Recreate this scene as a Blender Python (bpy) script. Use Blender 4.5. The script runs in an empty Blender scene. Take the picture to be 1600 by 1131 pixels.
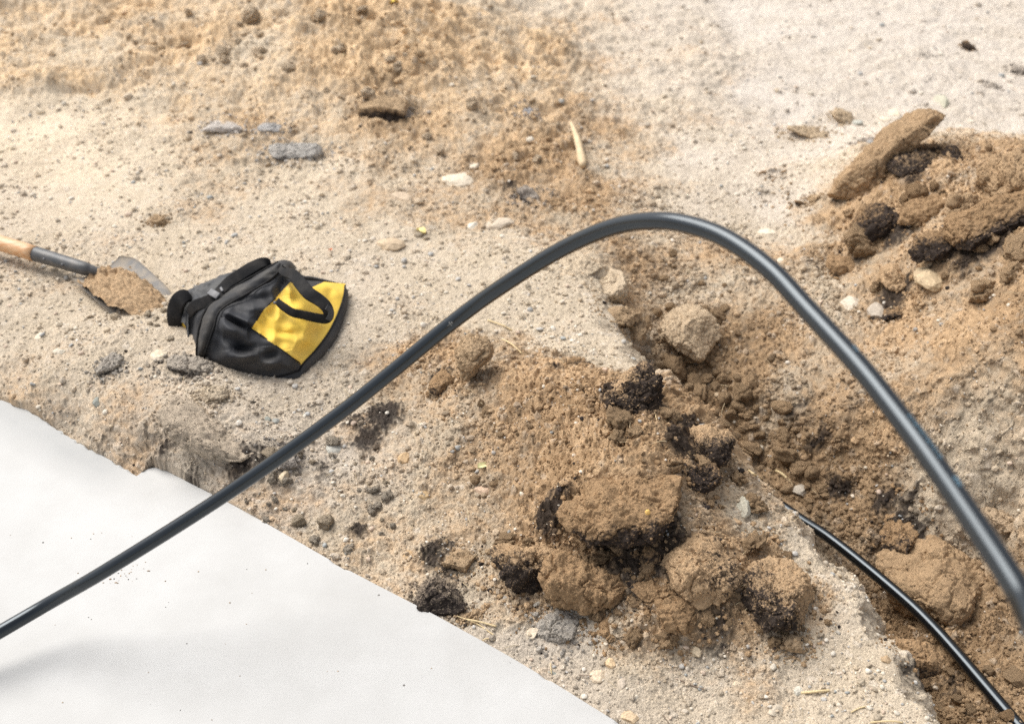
import bpy, bmesh, math, random
import numpy as np
from mathutils import Vector, Matrix

# ------------------------------------------------------------------ scene, camera, light
scene = bpy.context.scene
COL = scene.collection
F = 40.0 / 36.0 * 1600.0            # focal length in photo pixels
CAM_H, PITCH = 1.5, math.radians(35.0)
SP, CP = math.sin(PITCH), math.cos(PITCH)

cam_data = bpy.data.cameras.new("camera")
cam_data.lens = 40.0
cam_data.sensor_width = 36.0
cam_data.clip_start = 0.05
cam_data.clip_end = 500.0
cam_data.dof.use_dof = True
cam_data.dof.focus_distance = 2.06
cam_data.dof.aperture_fstop = 3.5
cam = bpy.data.objects.new("camera", cam_data)
cam.location = (0, 0, CAM_H)
cam.rotation_euler = (math.radians(90) - PITCH, 0, 0)
COL.objects.link(cam)
scene.camera = cam

SUN_DIR = Vector((-0.60, 0.45, 1.05)).normalized()      # towards the sun
SUN_EL = math.asin(SUN_DIR.z)
SUN_AZ = math.atan2(SUN_DIR.x, SUN_DIR.y)
world = bpy.data.worlds.new("World")
scene.world = world
world.use_nodes = True
wn, wl = world.node_tree.nodes, world.node_tree.links
wn.clear()
sky = wn.new("ShaderNodeTexSky")
sky.sky_type = 'NISHITA'
sky.sun_disc = False
sky.sun_elevation = SUN_EL
sky.sun_rotation = SUN_AZ
sky.dust_density = 3.0
hsv = wn.new("ShaderNodeHueSaturation")
hsv.inputs['Saturation'].default_value = 0.30
bg = wn.new("ShaderNodeBackground")
bg.inputs['Strength'].default_value = 0.105
wo = wn.new("ShaderNodeOutputWorld")
wl.new(sky.outputs[0], hsv.inputs['Color'])
wl.new(hsv.outputs[0], bg.inputs['Color'])
wl.new(bg.outputs[0], wo.inputs['Surface'])

sun_data = bpy.data.lights.new("sun", 'SUN')
sun_data.energy = 2.15
sun_data.angle = math.radians(48)
sun_data.color = (1.0, 0.96, 0.90)
sun = bpy.data.objects.new("sun", sun_data)
sun.rotation_euler = SUN_DIR.to_track_quat('Z', 'Y').to_euler()
COL.objects.link(sun)

scene.view_settings.view_transform = 'Standard'
scene.view_settings.look = 'None'
scene.view_settings.gamma = 1.0
scene.view_settings.exposure = 0.78
scene.cycles.max_bounces = 5
scene.cycles.diffuse_bounces = 3
scene.cycles.use_denoising = False

# ------------------------------------------------------------------ projection helpers
def ray(px, py):
    a = (px - 800.0) / F
    b = (py - 565.5) / F
    return np.array([a, CP - b * SP, -SP - b * CP])

def P(px, py, z):
    d = ray(px, py)
    t = (z - CAM_H) / d[2]
    return np.array([d[0] * t, d[1] * t, z])

def PD(px, py, depth):
    return np.array([0, 0, CAM_H]) + ray(px, py) * depth

def depth_of(p):
    return p[1] * CP - (p[2] - CAM_H) * SP

# ------------------------------------------------------------------ noise (numpy)
def _hash(*ints, seed=0):
    h = np.full(np.shape(ints[0]), np.uint32((seed * 2654435761 + 12345) & 0xFFFFFFFF), np.uint32)
    for k, i in enumerate(ints):
        h = h ^ (i.astype(np.int64).astype(np.uint32) * np.uint32((0x9E3779B1, 0x85EBCA77, 0xC2B2AE3D)[k]))
        h = h * np.uint32(0x27D4EB2F)
        h = h ^ (h >> np.uint32(15))
    h = h * np.uint32(0x85EBCA6B)
    h = h ^ (h >> np.uint32(13))
    return h

def _h01(*ints, seed=0):
    return (_hash(*ints, seed=seed) & np.uint32(0xFFFFFF)).astype(np.float32) / np.float32(16777216.0)

def perlin2(x, y, seed=0):
    x = np.asarray(x, np.float32); y = np.asarray(y, np.float32)
    ix = np.floor(x); iy = np.floor(y)
    fx = x - ix; fy = y - iy
    ix = ix.astype(np.int32); iy = iy.astype(np.int32)
    ux = fx * fx * fx * (fx * (fx * 6 - 15) + 10)
    uy = fy * fy * fy * (fy * (fy * 6 - 15) + 10)
    def g(dx, dy):
        a = _h01(ix + dx, iy + dy, seed=seed) * np.float32(6.2831853)
        return np.cos(a) * (fx - dx) + np.sin(a) * (fy - dy)
    a = g(0, 0); b = g(1, 0); c = g(0, 1); d = g(1, 1)
    m = a + ux * (b - a); n = c + ux * (d - c)
    return (m + uy * (n - m)) * np.float32(1.5)

def fbm2(x, y, octaves=4, seed=0, gain=0.5):
    s = 0; a = 1.0; t = 0
    for o in range(octaves):
        s = s + a * perlin2(x * 2.03 ** o + 7.3 * o, y * 2.03 ** o - 3.1 * o, seed + o)
        t += a; a *= gain
    return s / t

def perlin3(p, seed=0):
    p = np.asarray(p, np.float32)
    i = np.floor(p); f = p - i
    i = i.astype(np.int32)
    u = f * f * f * (f * (f * 6 - 15) + 10)
    def g(dx, dy, dz):
        h = _hash(i[:, 0] + dx, i[:, 1] + dy, i[:, 2] + dz, seed=seed)
        a = (h & np.uint32(1023)).astype(np.float32) / 1024 * 6.2831853
        z = ((h >> np.uint32(10)) & np.uint32(1023)).astype(np.float32) / 512 - 1
        r = np.sqrt(np.maximum(0, 1 - z * z))
        return r * np.cos(a) * (f[:, 0] - dx) + r * np.sin(a) * (f[:, 1] - dy) + z * (f[:, 2] - dz)
    def L(a, b, t): return a + t * (b - a)
    x00 = L(g(0,0,0), g(1,0,0), u[:,0]); x10 = L(g(0,1,0), g(1,1,0), u[:,0])
    x01 = L(g(0,0,1), g(1,0,1), u[:,0]); x11 = L(g(0,1,1), g(1,1,1), u[:,0])
    return L(L(x00, x10, u[:,1]), L(x01, x11, u[:,1]), u[:,2]) * np.float32(1.5)

def fbm3(p, octaves=4, seed=0, gain=0.5):
    s = 0; a = 1.0; t = 0
    for o in range(octaves):
        s = s + a * perlin3(p * 2.03 ** o + 5.7 * o, seed + o)
        t += a; a *= gain
    return s / t

def bumps2(x, y, cell, seed, prob=0.8, rmin=0.2, rmax=0.5, flat=0.75):
    """Rounded grains of many sizes: their height in metres and a random number per grain."""
    gx = np.asarray(x / cell, np.float32); gy = np.asarray(y / cell, np.float32)
    ix = np.floor(gx).astype(np.int32); iy = np.floor(gy).astype(np.int32)
    best = np.zeros(gx.shape, np.float32); idv = np.zeros(gx.shape, np.float32)
    for dx in (-1, 0, 1):
        for dy in (-1, 0, 1):
            cx = ix + dx; cy = iy + dy
            h = _hash(cx, cy, seed=seed)
            a = (h & np.uint32(255)).astype(np.float32) / 255
            b = ((h >> np.uint32(8)) & np.uint32(255)).astype(np.float32) / 255
            c = ((h >> np.uint32(16)) & np.uint32(255)).astype(np.float32) / 255
            e = ((h >> np.uint32(24)) & np.uint32(255)).astype(np.float32) / 255
            r = (rmin + (rmax - rmin) * c * c) * (e < prob)
            ddx = gx - (cx + 0.15 + 0.7 * a); ddy = gy - (cy + 0.15 + 0.7 * b)
            s = 0.6 + 0.8 * e
            q = r * r - (ddx * ddx * s + ddy * ddy / s + 0.5 * (a - 0.5) * ddx * ddy)
            hh = np.sqrt(np.maximum(q, 0))
            m = hh > best
            best = np.where(m, hh, best); idv = np.where(m, a * 0.5 + c * 0.5, idv)
    return best * (cell * flat), idv

def sstep(a, b, x):
    t = np.clip((x - a) / (b - a), 0, 1)
    return t * t * (3 - 2 * t)

# ------------------------------------------------------------------ relief tables: photo pixel, height, loose 0..1, grey 0..1
SHARED = [(850,340,.02,.8,0),(900,300,.03,.8,0),(840,250,.03,.95,0),(860,120,.04,.65,.1),(900,30,.03,.4,.4),(920,400,.03,.5,0),(900,200,.03,.6,.1)]
LEFT = SHARED + [
 (50,600,.042,.5,.2),(150,640,.048,.45,.3),(225,672,.053,.4,.4),(330,695,.058,.35,.5),(20,625,.0,.6,.2),(110,668,.0,.52,.4),(215,725,.0,.5,.5),(330,775,.0,.5,.5),(400,805,.0,.4,.3),(500,860,-.012,.5,.2),(700,965,-.015,.35,.2),(970,1115,-.015,.1,.4),(1100,1190,-.015,.1,.4),
 (60,590,.05,.45,.1),(150,600,.062,.4,.2),(250,612,.08,.35,.3),(330,650,.088,.3,.4),(390,690,.068,.2,.4),(430,640,.06,.15,.3),
 (-250,520,.05,.2,.1),(0,520,.05,.15,.2),(100,470,.05,.2,.1),(200,480,.055,.15,.1),(400,560,.07,.1,.3),(520,520,.06,.15,.3),(400,440,.06,.1,.1),(300,400,.05,.1,.1),
 (550,620,.05,.3,.3),(500,720,.02,.35,.6),(450,780,.008,.4,.5),(560,800,.008,.55,.3),(640,860,0,.75,.0),(600,690,.035,.7,.4),
 (0,350,.04,.1,.2),(150,255,.05,.0,.0),(70,190,.06,.0,.0),(180,310,.05,.0,.1),(300,330,.04,.35,.1),(0,100,.10,.6,0),(120,130,.1,.6,0),(200,120,.10,.62,0),(300,200,.06,.55,0),(240,200,.06,.5,0),(-300,100,.1,.6,0),(-300,300,.05,.1,0),(100,40,.11,.65,0),(250,50,.13,.75,0),(330,270,.04,.45,.05),
 (450,60,.17,.9,0),(600,60,.17,.95,0),(750,100,.10,.85,0),(600,150,.10,.95,0),(400,150,.09,.7,0),(500,230,.04,.6,.1),(560,200,.06,.8,0),(650,200,.06,.9,0),(750,220,.05,.95,0),(650,260,.04,.8,0),(600,300,.03,.5,.1),(720,330,.02,.6,.1),(540,290,.035,.4,.1),(790,330,.025,.75,0),(830,290,.03,.9,0),
 (600,400,.04,.1,.2),(700,430,.04,.1,.1),(800,370,.03,.35,.1),(780,460,.05,.15,.1),(860,410,.04,.05,0),(200,-40,.12,.6,0),(600,-40,.16,.8,0),(0,-60,.1,.6,0),(450,330,.04,.15,.1),
 (640,600,.055,.75,.1),(740,570,.095,.9,0),(700,680,.08,1,0),(800,560,.07,.75,0),(870,510,.045,.1,0),(930,500,.045,.05,0),(970,550,.045,.1,0),(850,620,.145,1,0),(900,600,.155,.95,0),(960,612,.19,1,0),(1040,645,.165,1,0),(1105,695,.14,.95,0),
 (900,720,.14,1,0),(800,720,.085,1,0),(1000,745,.185,1,0),(920,765,.145,1,0),(1065,770,.155,1,0),(1010,868,.085,1,0),(900,850,.055,.95,0),(1080,780,.14,1,0),(700,780,.03,.9,0),(760,860,.015,.6,0),(850,850,.05,1,0),(950,860,.07,1,0),(1100,860,.105,1,0),(1180,870,.07,.9,0),(1250,940,.05,.6,0),(1150,960,.05,1,0),
 (1000,985,.025,1,0),(1080,985,.035,1,0),(880,965,.005,.6,.1),(820,930,.01,.7,0),(1200,1000,.03,.85,0),(1100,1020,.01,.9,0),(1060,1050,.0,.6,0),(1190,1040,.015,.7,0),(1200,800,.07,.5,0),(1265,870,.05,.1,.1),(1330,960,.045,.05,.1),(1380,1040,.04,.0,.1),(1420,1120,.04,.0,.1),(1300,1060,.02,.1,.1),(1200,1070,.005,.35,.1),(1100,1085,-.008,.1,.2),
 (1300,1131,.02,.05,.1),(800,1010,-.012,.1,.6),(900,1040,-.012,.1,.4),(620,910,-.012,.5,0),(580,860,-.008,.65,0),(740,950,-.01,.15,.1),(1250,1260,.0,.1,.2),(1400,1300,.03,.05,.1),(1000,1250,-.02,.1,.2)]
RIGHT = SHARED + [
 (1000,100,.02,.4,.5),(1000,180,.02,.5,.3),(960,230,.03,.6,.1),(1000,300,.02,.6,.2),(1090,130,.02,.3,.6),(1050,40,.02,.25,.7),(1100,250,.01,.05,.6),(1200,150,0,.05,1),(1200,40,0,.05,1),(1400,40,0,.08,1),(1580,40,0,.1,.9),(1500,140,0,.1,.9),(1330,150,0,.1,.9),
 (1250,230,0,.1,.7),(1200,320,0,.05,.6),(1120,340,0,.1,.4),(1250,370,.0,.3,.2),(1000,370,.0,.75,0),(930,430,-.005,.8,0),(1100,395,-.005,.75,.0),(1200,430,-.01,.6,.1),(1270,460,0,.55,.1),(980,430,-.015,.85,0),(1050,440,-.03,.85,0),(1150,480,-.05,.75,0),
 (1000,510,-.07,.9,0),(1100,560,-.11,1,0),(1180,560,-.10,.9,0),(1250,600,-.08,.8,0),(1060,590,-.13,1,0),(1150,650,-.17,1,0),(1230,720,-.20,1,0),(1290,650,-.10,.85,0),(1330,520,.0,.6,.1),(1420,560,.03,.65,0),(1380,640,-.03,.8,0),
 (1340,740,-.16,.85,0),(1420,760,-.12,.7,0),(1300,810,-.23,1,0),(1360,850,-.23,1,0),(1500,700,0,.62,0),(1560,760,-.03,.58,0),(1500,780,-.08,.5,0),(1590,640,.11,.75,0),(1480,600,.09,.8,0),(1420,900,-.25,1,0),(1600,800,-.03,.6,0),(1560,860,-.15,.9,0),
 (1600,960,-.17,.9,0),(1480,1020,-.22,1,0),(1550,1050,-.2,1,0),(1600,1131,-.18,1,0),(1440,1000,-.25,1,0),(1480,1131,-.24,1,0),(1600,1250,-.2,1,0),(1750,1100,-.15,1,0),
 (1300,350,.03,.7,0),(1330,420,.03,.7,0),(1400,470,.05,.7,0),(1450,480,.08,.85,0),(1500,520,.14,.95,0),(1590,540,.2,.95,0),(1380,370,.10,.9,0),(1450,400,.15,.95,0),(1550,420,.2,1,0),(1600,440,.22,1,0),(1400,300,.14,.95,0),(1470,330,.19,.95,0),
 (1480,270,.19,.9,0),(1430,230,.15,.9,0),(1550,300,.24,1,0),(1600,330,.27,1,0),(1700,350,.3,1,0),(1700,500,.2,.9,0),(1500,190,0,.1,.8),(1600,200,0,.1,.8),(1700,200,0,.1,.8),(1350,190,0,.1,.7),(1750,650,.1,.5,0)]
LIP = [(900,-100,.03),(880,0,.03),(855,120,.04),(835,250,.03),(850,340,.02),(900,400,.035),(918,440,.04),(955,515,.045),(995,560,.045),(1045,610,.05),(1120,680,.06),(1180,745,.06),(1225,790,.055),(1290,850,.05),(1345,920,.045),(1398,1005,.042),(1430,1080,.04),(1455,1131,.04),(1530,1300,.04)]
LIP_XY = np.array([P(*p)[:2] for p in LIP])
SLAB_PX = [(-420,380),(0,622),(60,648),(120,690),(213,741),(243,727),(385,800),(533,884),(690,966),(830,1045),(970,1131),(1320,1345)]
def _smooth_edge(pts, n=40):
    p = np.array(pts, float); m = len(p) - 1
    e = np.vstack([2 * p[0] - p[1], p, 2 * p[-1] - p[-2]])
    t = np.linspace(0, m, n); i = np.minimum(t.astype(int), m - 1); u = (t - i)[:, None]
    a, b, c, d = e[i], e[i + 1], e[i + 2], e[i + 3]
    return .5 * (2 * b + (c - a) * u + (2 * a - 5 * b + 4 * c - d) * u ** 2 + (3 * b - a - 3 * c + d) * u ** 3)
SLAB_XY = [P(a, b, 0)[:2] for a, b in SLAB_PX[:5]] + list(_smooth_edge([P(a, b, 0)[:2] for a, b in SLAB_PX[5:]], 24))
SLAB_POLY = np.array(SLAB_XY + [np.array([0.62, -0.9]), np.array([-4.2, -0.9]), np.array([-4.2, SLAB_XY[0][1] + 0.1])])

class Relief:
    def __init__(self, rows, lam=2e-4):
        self.p = np.array([P(r[0], r[1], r[2])[:2] for r in rows])
        self.attr = np.array([[r[3], r[4]] for r in rows], np.float32)
        z = np.array([r[2] for r in rows])
        n = len(rows)
        d2 = ((self.p[:, None] - self.p[None]) ** 2).sum(-1)
        K = 0.5 * d2 * np.log(d2 + 1e-9) + lam * np.eye(n)
        A = np.zeros((n + 3, n + 3)); A[:n, :n] = K
        A[:n, n] = 1; A[:n, n+1:] = self.p
        A[n:, :n] = A[:n, n:].T
        self.w = np.linalg.solve(A, np.concatenate([z, np.zeros(3)]))
    def z(self, x, y):
        s = (self.w[-3] + self.w[-2] * x + self.w[-1] * y).astype(np.float32)
        for (a, b), w in zip(self.p, self.w[:-3]):
            d2 = (x - np.float32(a)) ** 2 + (y - np.float32(b)) ** 2
            s += np.float32(0.5 * w) * d2 * np.log(d2 + np.float32(1e-9))
        return s
    def attrs(self, x, y):
        s = np.zeros(x.shape + (2,), np.float32); t = np.zeros(x.shape, np.float32)
        for (a, b), v in zip(self.p, self.attr):
            d2 = (x - np.float32(a)) ** 2 + (y - np.float32(b)) ** 2 + np.float32(4e-4)
            w = 1 / (d2 * d2)
            t += w; s += w[..., None] * v
        return s / t[..., None]

RL, RR = Relief(LEFT), Relief(RIGHT)

def polyline_sdist(x, y, pts, closed=False):
    """Distance to a polyline, positive on its right side."""
    best = np.full(x.shape, 1e9, np.float32); side = np.zeros(x.shape, np.float32)
    seq = list(zip(pts[:-1], pts[1:]))
    if closed: seq.append((pts[-1], pts[0]))
    for a, b in seq:
        ex, ey = float(b[0] - a[0]), float(b[1] - a[1]); l2 = ex * ex + ey * ey
        t = np.clip(((x - float(a[0])) * ex + (y - float(a[1])) * ey) / l2, 0, 1)
        qx = x - (float(a[0]) + t * ex); qy = y - (float(a[1]) + t * ey)
        d = qx * qx + qy * qy
        c = ex * (y - float(a[1])) - ey * (x - float(a[0]))
        m = d < best
        best = np.where(m, d, best); side = np.where(m, np.where(c < 0, 1, -1), side)
    return np.sqrt(best) * side

def inside_poly(x, y, poly):
    c = np.zeros(x.shape, bool)
    n = len(poly)
    for i in range(n):
        x1, y1 = poly[i]; x2, y2 = poly[(i + 1) % n]
        if y1 == y2: continue
        m = ((y1 > y) != (y2 > y)) & (x < (x2 - x1) * (y - y1) / (y2 - y1) + x1)
        c ^= m
    return c

# LIP runs from far to near: walking it, the trench lies on the left hand, so flip the sign
def fields(x, y):
    """Base relief: height, loose, grey, trench side (0 left, 1 in the trench or beyond), lip distance."""
    x = np.asarray(x, np.float32); y = np.asarray(y, np.float32)
    d = -polyline_sdist(x, y, LIP_XY)
    d = d + 0.024 * perlin2(x * 7, y * 7, 90) + 0.018 * perlin2(x * 15, y * 15, 91) + 0.010 * perlin2(x * 37, y * 37, 92)
    k = .20 * sstep(-0.035, 0.06, d) + .80 * sstep(0.03, 0.125, d)
    wx = x + 0.05 * perlin2(x * 6, y * 6, 61) + 0.02 * perlin2(x * 21, y * 21, 62)
    wy = y + 0.07 * perlin2(x * 6, y * 6, 63) + 0.03 * perlin2(x * 21, y * 21, 64)
    zl, zr = RL.z(x, y), RR.z(x, y)
    z = zl * (1 - k) + zr * k
    al, ar = RL.attrs(wx, wy), RR.attrs(wx, wy)
    k2 = sstep(0.035, 0.10, d)[..., None]
    at = al * (1 - k2) + ar * k2
    r = np.maximum(np.abs(x) - 2.6, np.maximum(y - 5.6, 0.6 - y))
    far = sstep(0.0, 0.8, r)
    z = np.clip(z, -0.4, 0.4) * (1 - far) + 0.02 * far
    return z, np.clip(at[..., 0], 0, 1), np.clip(at[..., 1], 0, 1) , k, d

BAG_XY = P(400, 505, 0.07)[:2]
SHOVEL_XY = P(195, 455, 0.055)[:2]

def height(x, y, full=False):
    x = np.asarray(x, np.float32); y = np.asarray(y, np.float32)
    z, loose, grey, k, d = fields(x, y)
    calm = np.ones_like(z)
    for c, rr in ((BAG_XY, 0.22), (SHOVEL_XY, 0.14)):
        calm *= 1 - 0.75 * np.exp(-(((x - c[0]) ** 2 + (y - c[1]) ** 2) / (rr * rr)) ** 2)
    L = loose * (0.8 + 0.45 * perlin2(x * 3.1, y * 3.1, 5))
    L = np.clip(L, 0, 1.2)
    rough = (0.22 + 0.78 * L) * calm
    far = sstep(2.6, 4.0, y)
    h = 0.018 * rough * (1 + 1.2 * far) * fbm2(x * 4.0, y * 4.0, 3, 11)
    h += 0.015 * rough * (1 + 1.6 * far) * fbm2(x * 13, y * 13, 3, 21)
    rg = 1 - np.abs(fbm2(x * 9 + 4, y * 9, 4, 27)) * 2.2
    h += 0.013 * L * calm * rg * (1 + 1.1 * far)
    qx, qy = x * .8 + .12 * perlin2(x * 3, y * 3, 13), y + .12 * perlin2(x * 3, y * 3, 14)
    h += far * L * .05 * (.55 - np.abs(fbm2(qx * 2.2, qy * 4.6, 4, 29, .55)) * 1.8)
    bl, _ = bumps2(x + .03 * perlin2(x * 9, y * 9, 23), y + .03 * perlin2(x * 9, y * 9, 24), .30, 36, .45, .1, .42, .45)
    h += far * L * bl * .8
    x0, y0_ = x, y
    x = x + .85 * z; y = y + .95 * z          # unroll the steep faces
    wx_, wy_ = .006 * perlin2(x * 60, y * 60, 6), .006 * perlin2(x * 60, y * 60, 7)
    vx, vy = .0022 * perlin2(x * 170, y * 170, 8), .0022 * perlin2(x * 170, y * 170, 9)
    b0, i0 = bumps2(x + .03 * perlin2(x*20, y*20, 3), y + .03 * perlin2(x*20, y*20, 4), 0.12, 31, 0.4, .15, .42, .55)
    b1, i1 = bumps2(x + 1.6 * wx_ + vx, y + 1.6 * wy_ + vy, 0.045, 32, 0.6, .15, .45, .65)
    b2, i2 = bumps2(x + .6 * wx_ + vx, y + .6 * wy_ + vy, 0.021, 33, 0.6, .12, .45, .8)
    b3, i3 = bumps2(x + y * .3 + vx, y - x * .3 + vy, 0.0092, 34, 0.8, .15, .5, .85)
    cl = sstep(-0.15, 0.3, perlin2(x * 5.5, y * 5.5, 17) + .5 * perlin2(x * 14, y * 14, 19) + 0.4 * (L - .35))
    h += calm * (b0 * L * (0.35 + .75 * far) * (.4 + 1.2 * sstep(-.2, .5, perlin2(x * 2.3, y * 3.1, 18))) + b1 * (0.6 * L + 0.16) * (.2 + .8 * cl) * (1 + .5 * far) + b2 * (0.55 * L + 0.36) * (.3 + .9 * cl) + b3 * (0.5 + 0.5 * L))
    r2 = 1 - np.abs(fbm2(x * 34, y * 34, 3, 45, .6)) * 2.4
    h += calm * 0.0060 * (.22 + L) * r2 * (.4 + .8 * cl)
    h += 0.0030 * (.25 + 1.1 * L) * calm * perlin2(x * 62, y * 62, 41) + 0.0022 * (.4 + .8 * L) * perlin2(x * 150, y * 150, 42) + 0.0016 * (.6 + .5 * L) * perlin2(x * 330, y * 330, 43)
    x, y = x0, y0_
    crust = 1 - sstep(0.015, 0.10, loose)
    h *= 1 - .55 * crust
    h += 0.010 * crust * perlin2(x * 3.5 + y * 2, y * 7 - x * 4, 47) * far
    dkf = dark_field(x, y) if full else 0
    h += dkf * (.004 + .010 * np.maximum(0, fbm2(x * 45, y * 45, 3, 48, .6)))
    # the cut faces of the trench: scraped, running down the slope
    wall = k * (1 - k) * 4
    h += wall * 0.012 * perlin2(x * 22, y * 22, 51)
    ins = None
    zz = z + h
    near_slab = (y < 3.2)
    if near_slab.any():
        ins = inside_poly(x, y, SLAB_POLY)
        ds = np.abs(polyline_sdist(x, y, SLAB_POLY, closed=True))
        zz = np.where(ins, np.minimum(zz, -0.012 - 0.12 * sstep(0.0, 0.04, ds)), zz)
    if not full:
        return zz
    return zz, dict(base=z, loose=L, raw=loose, grey=grey, k=k, d=d, i1=i1, b1=b1, i2=i2, b2=b2, i3=i3, b3=b3, h=h, cl=cl)

def hit(px, py, lift=0.0, detail=False):
    """Where the ray through a photo pixel meets the ground raised by lift."""
    d = ray(px, py)
    t = np.linspace(0.7, 7.0, 1400)
    x, y, z = d[0] * t, d[1] * t, CAM_H + d[2] * t
    g = (height(x, y) if detail else fields(x, y)[0]) + lift
    i = int(np.argmax(z <= g))
    if i == 0: i = len(t) - 1
    return np.array([x[i], y[i], z[i]])

DARK_SPOTS = [(600,655,.06,1),(575,690,.05,.9),(555,665,.04,.8),(690,590,.035,1),(640,570,.03,.6),(902,575,.035,1),(870,580,.03,.7),(1090,690,.07,1),(1060,700,.05,1),(1000,640,.07,1),(965,620,.05,1),(860,815,.05,.9),
 (1010,870,.09,1),(940,850,.06,.8),(1200,940,.07,.9),(1400,850,.07,1),(1380,790,.05,.8),(1420,790,.04,.7),(1450,250,.07,.9),(1420,290,.06,.7),(1400,370,.07,.9),(1530,390,.08,1),(1480,400,.06,.8),(1395,470,.06,.9),(1340,410,.04,.7),  # first entry here: shade painted under the overhanging clod
 (440,745,.07,.45),(410,720,.05,.7),(500,740,.05,.5),(330,690,.09,.4),(270,640,.06,.35),(285,575,.06,.7),(170,580,.05,.55),(380,730,.05,.9),(120,660,.05,.5),(260,700,.05,.6),(1330,640,.05,.5),(1420,660,.04,.4),(90,650,.05,.45),(160,690,.06,.5),(230,690,.05,.5),(300,740,.06,.6),(560,830,.03,.7),(680,870,.05,.8),(700,900,.04,.7),(1120,990,.05,.7),(1080,960,.04,.6),(1240,640,.06,.5),(1280,690,.05,.6),(1310,770,.06,.7),  # the spots on the bank by the slab paint in its shaded face
 (1170,600,.04,.5),(1340,1070,.04,.4),(1480,1080,.06,.6),(1430,1060,.05,.7),(1210,270,.04,.6),(1450,90,.08,.5),(1150,110,.06,.4),(1380,130,.05,.35),(1020,500,.03,.6),(800,300,.05,.7),(460,235,.06,.4),(300,590,.03,.8),(1100,1000,.05,.6),(640,980,.04,.4),
 (530,640,.05,.35),(480,680,.04,.3),(1300,520,.03,.4),(1350,340,.04,.6),(870,1000,.05,.35),(790,990,.05,.3),(1310,150,.05,.3),(1560,100,.1,.35)]
_ds = None
def dark_field(x, y):
    global _ds
    if _ds is None:
        _ds = [(hit(a, b)[:2], r, s) for a, b, r, s in DARK_SPOTS]
    n = 0.6 * fbm2(x * 22, y * 22, 4, 71, .65) + 0.35 * perlin2(x * 130, y * 130, 75)
    g = np.zeros(x.shape, np.float32)
    for c, r, s in _ds:
        m = np.exp(-((x - c[0]) ** 2 + (y - c[1]) ** 2) / (r * r * .8))
        g = np.maximum(g, m * s)
    return sstep(0.35, 0.75, g + n * (0.12 + .55 * sstep(0.02, .5, g)))

BROWN = np.array([.350, .229, .128], np.float32)
BROWN2 = np.array([.465, .320, .190], np.float32)
SAND = np.array([.555, .462, .345], np.float32)
GREY = np.array([.50, .445, .385], np.float32)
DARK = np.array([.030, .024, .022], np.float32)

def albedo(x, y, f=None):
    if f is None:
        _, f = height(x, y, True)
    L = f['loose']; grey = f['grey']
    n1 = fbm2(x * 7, y * 7, 4, 81)
    xu, yu = x + .85 * f['base'], y + .95 * f['base']
    n2 = perlin2(xu * 55, yu * 55, 85); n3 = perlin2(xu * 210, yu * 210, 86)
    m = sstep(0.15, 0.85, L + 0.42 * n1 + 0.16 * n2)[..., None]
    nn = sstep(-.4, .4, n1 + .5 * n2)[..., None]
    brown = BROWN * (1 - nn) + BROWN2 * nn
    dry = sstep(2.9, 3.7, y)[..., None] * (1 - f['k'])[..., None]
    darker = (sstep(.6, 1.0, f['k']) * sstep(-.02, -.16, f['base']))[..., None]      # brown turns darker with depth inside the trench
    brown = brown * (1 - .30 * darker)
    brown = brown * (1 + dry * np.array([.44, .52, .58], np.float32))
    g = np.clip(grey + .35 * n1, 0, 1)[..., None]
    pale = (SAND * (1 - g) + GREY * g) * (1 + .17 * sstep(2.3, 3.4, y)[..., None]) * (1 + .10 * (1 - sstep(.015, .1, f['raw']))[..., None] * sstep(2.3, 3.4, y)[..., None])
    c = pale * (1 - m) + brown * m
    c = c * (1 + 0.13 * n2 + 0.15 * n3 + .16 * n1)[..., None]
    # pale and grey grit lying in the soil
    for b, i, amt in ((f['b2'], f['i2'], .55), (f['b3'], f['i3'], .5)):
        on = (b > 0.0012)
        light = (on & (i > .78)).astype(np.float32)[..., None] * amt * (1 - .6 * m)
        c = c * (1 - light) + np.array([.70, .61, .50], np.float32) * light
        dk = (on & (i < .16)).astype(np.float32)[..., None] * amt * .6
        c = c * (1 - dk) + np.array([.20, .16, .13], np.float32) * dk
    dk = dark_field(x, y)[..., None] * .93
    c = c * (1 - dk) + DARK * (1 + .6 * n3)[..., None] * dk
    return np.clip(c, 0.01, 0.85)

# ------------------------------------------------------------------ materials
def new_mat(name):
    m = bpy.data.materials.new(name)
    m.use_nodes = True
    nt = m.node_tree
    return m, nt, nt.nodes, nt.links, nt.nodes['Principled BSDF']

def noise_node(nt, scale, detail=4, rough=.6, vec=None):
    n = nt.nodes.new("ShaderNodeTexNoise")
    n.inputs['Scale'].default_value = scale
    n.inputs['Detail'].default_value = detail
    n.inputs['Roughness'].default_value = rough
    if vec is not None: nt.links.new(vec, n.inputs['Vector'])
    return n

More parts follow.
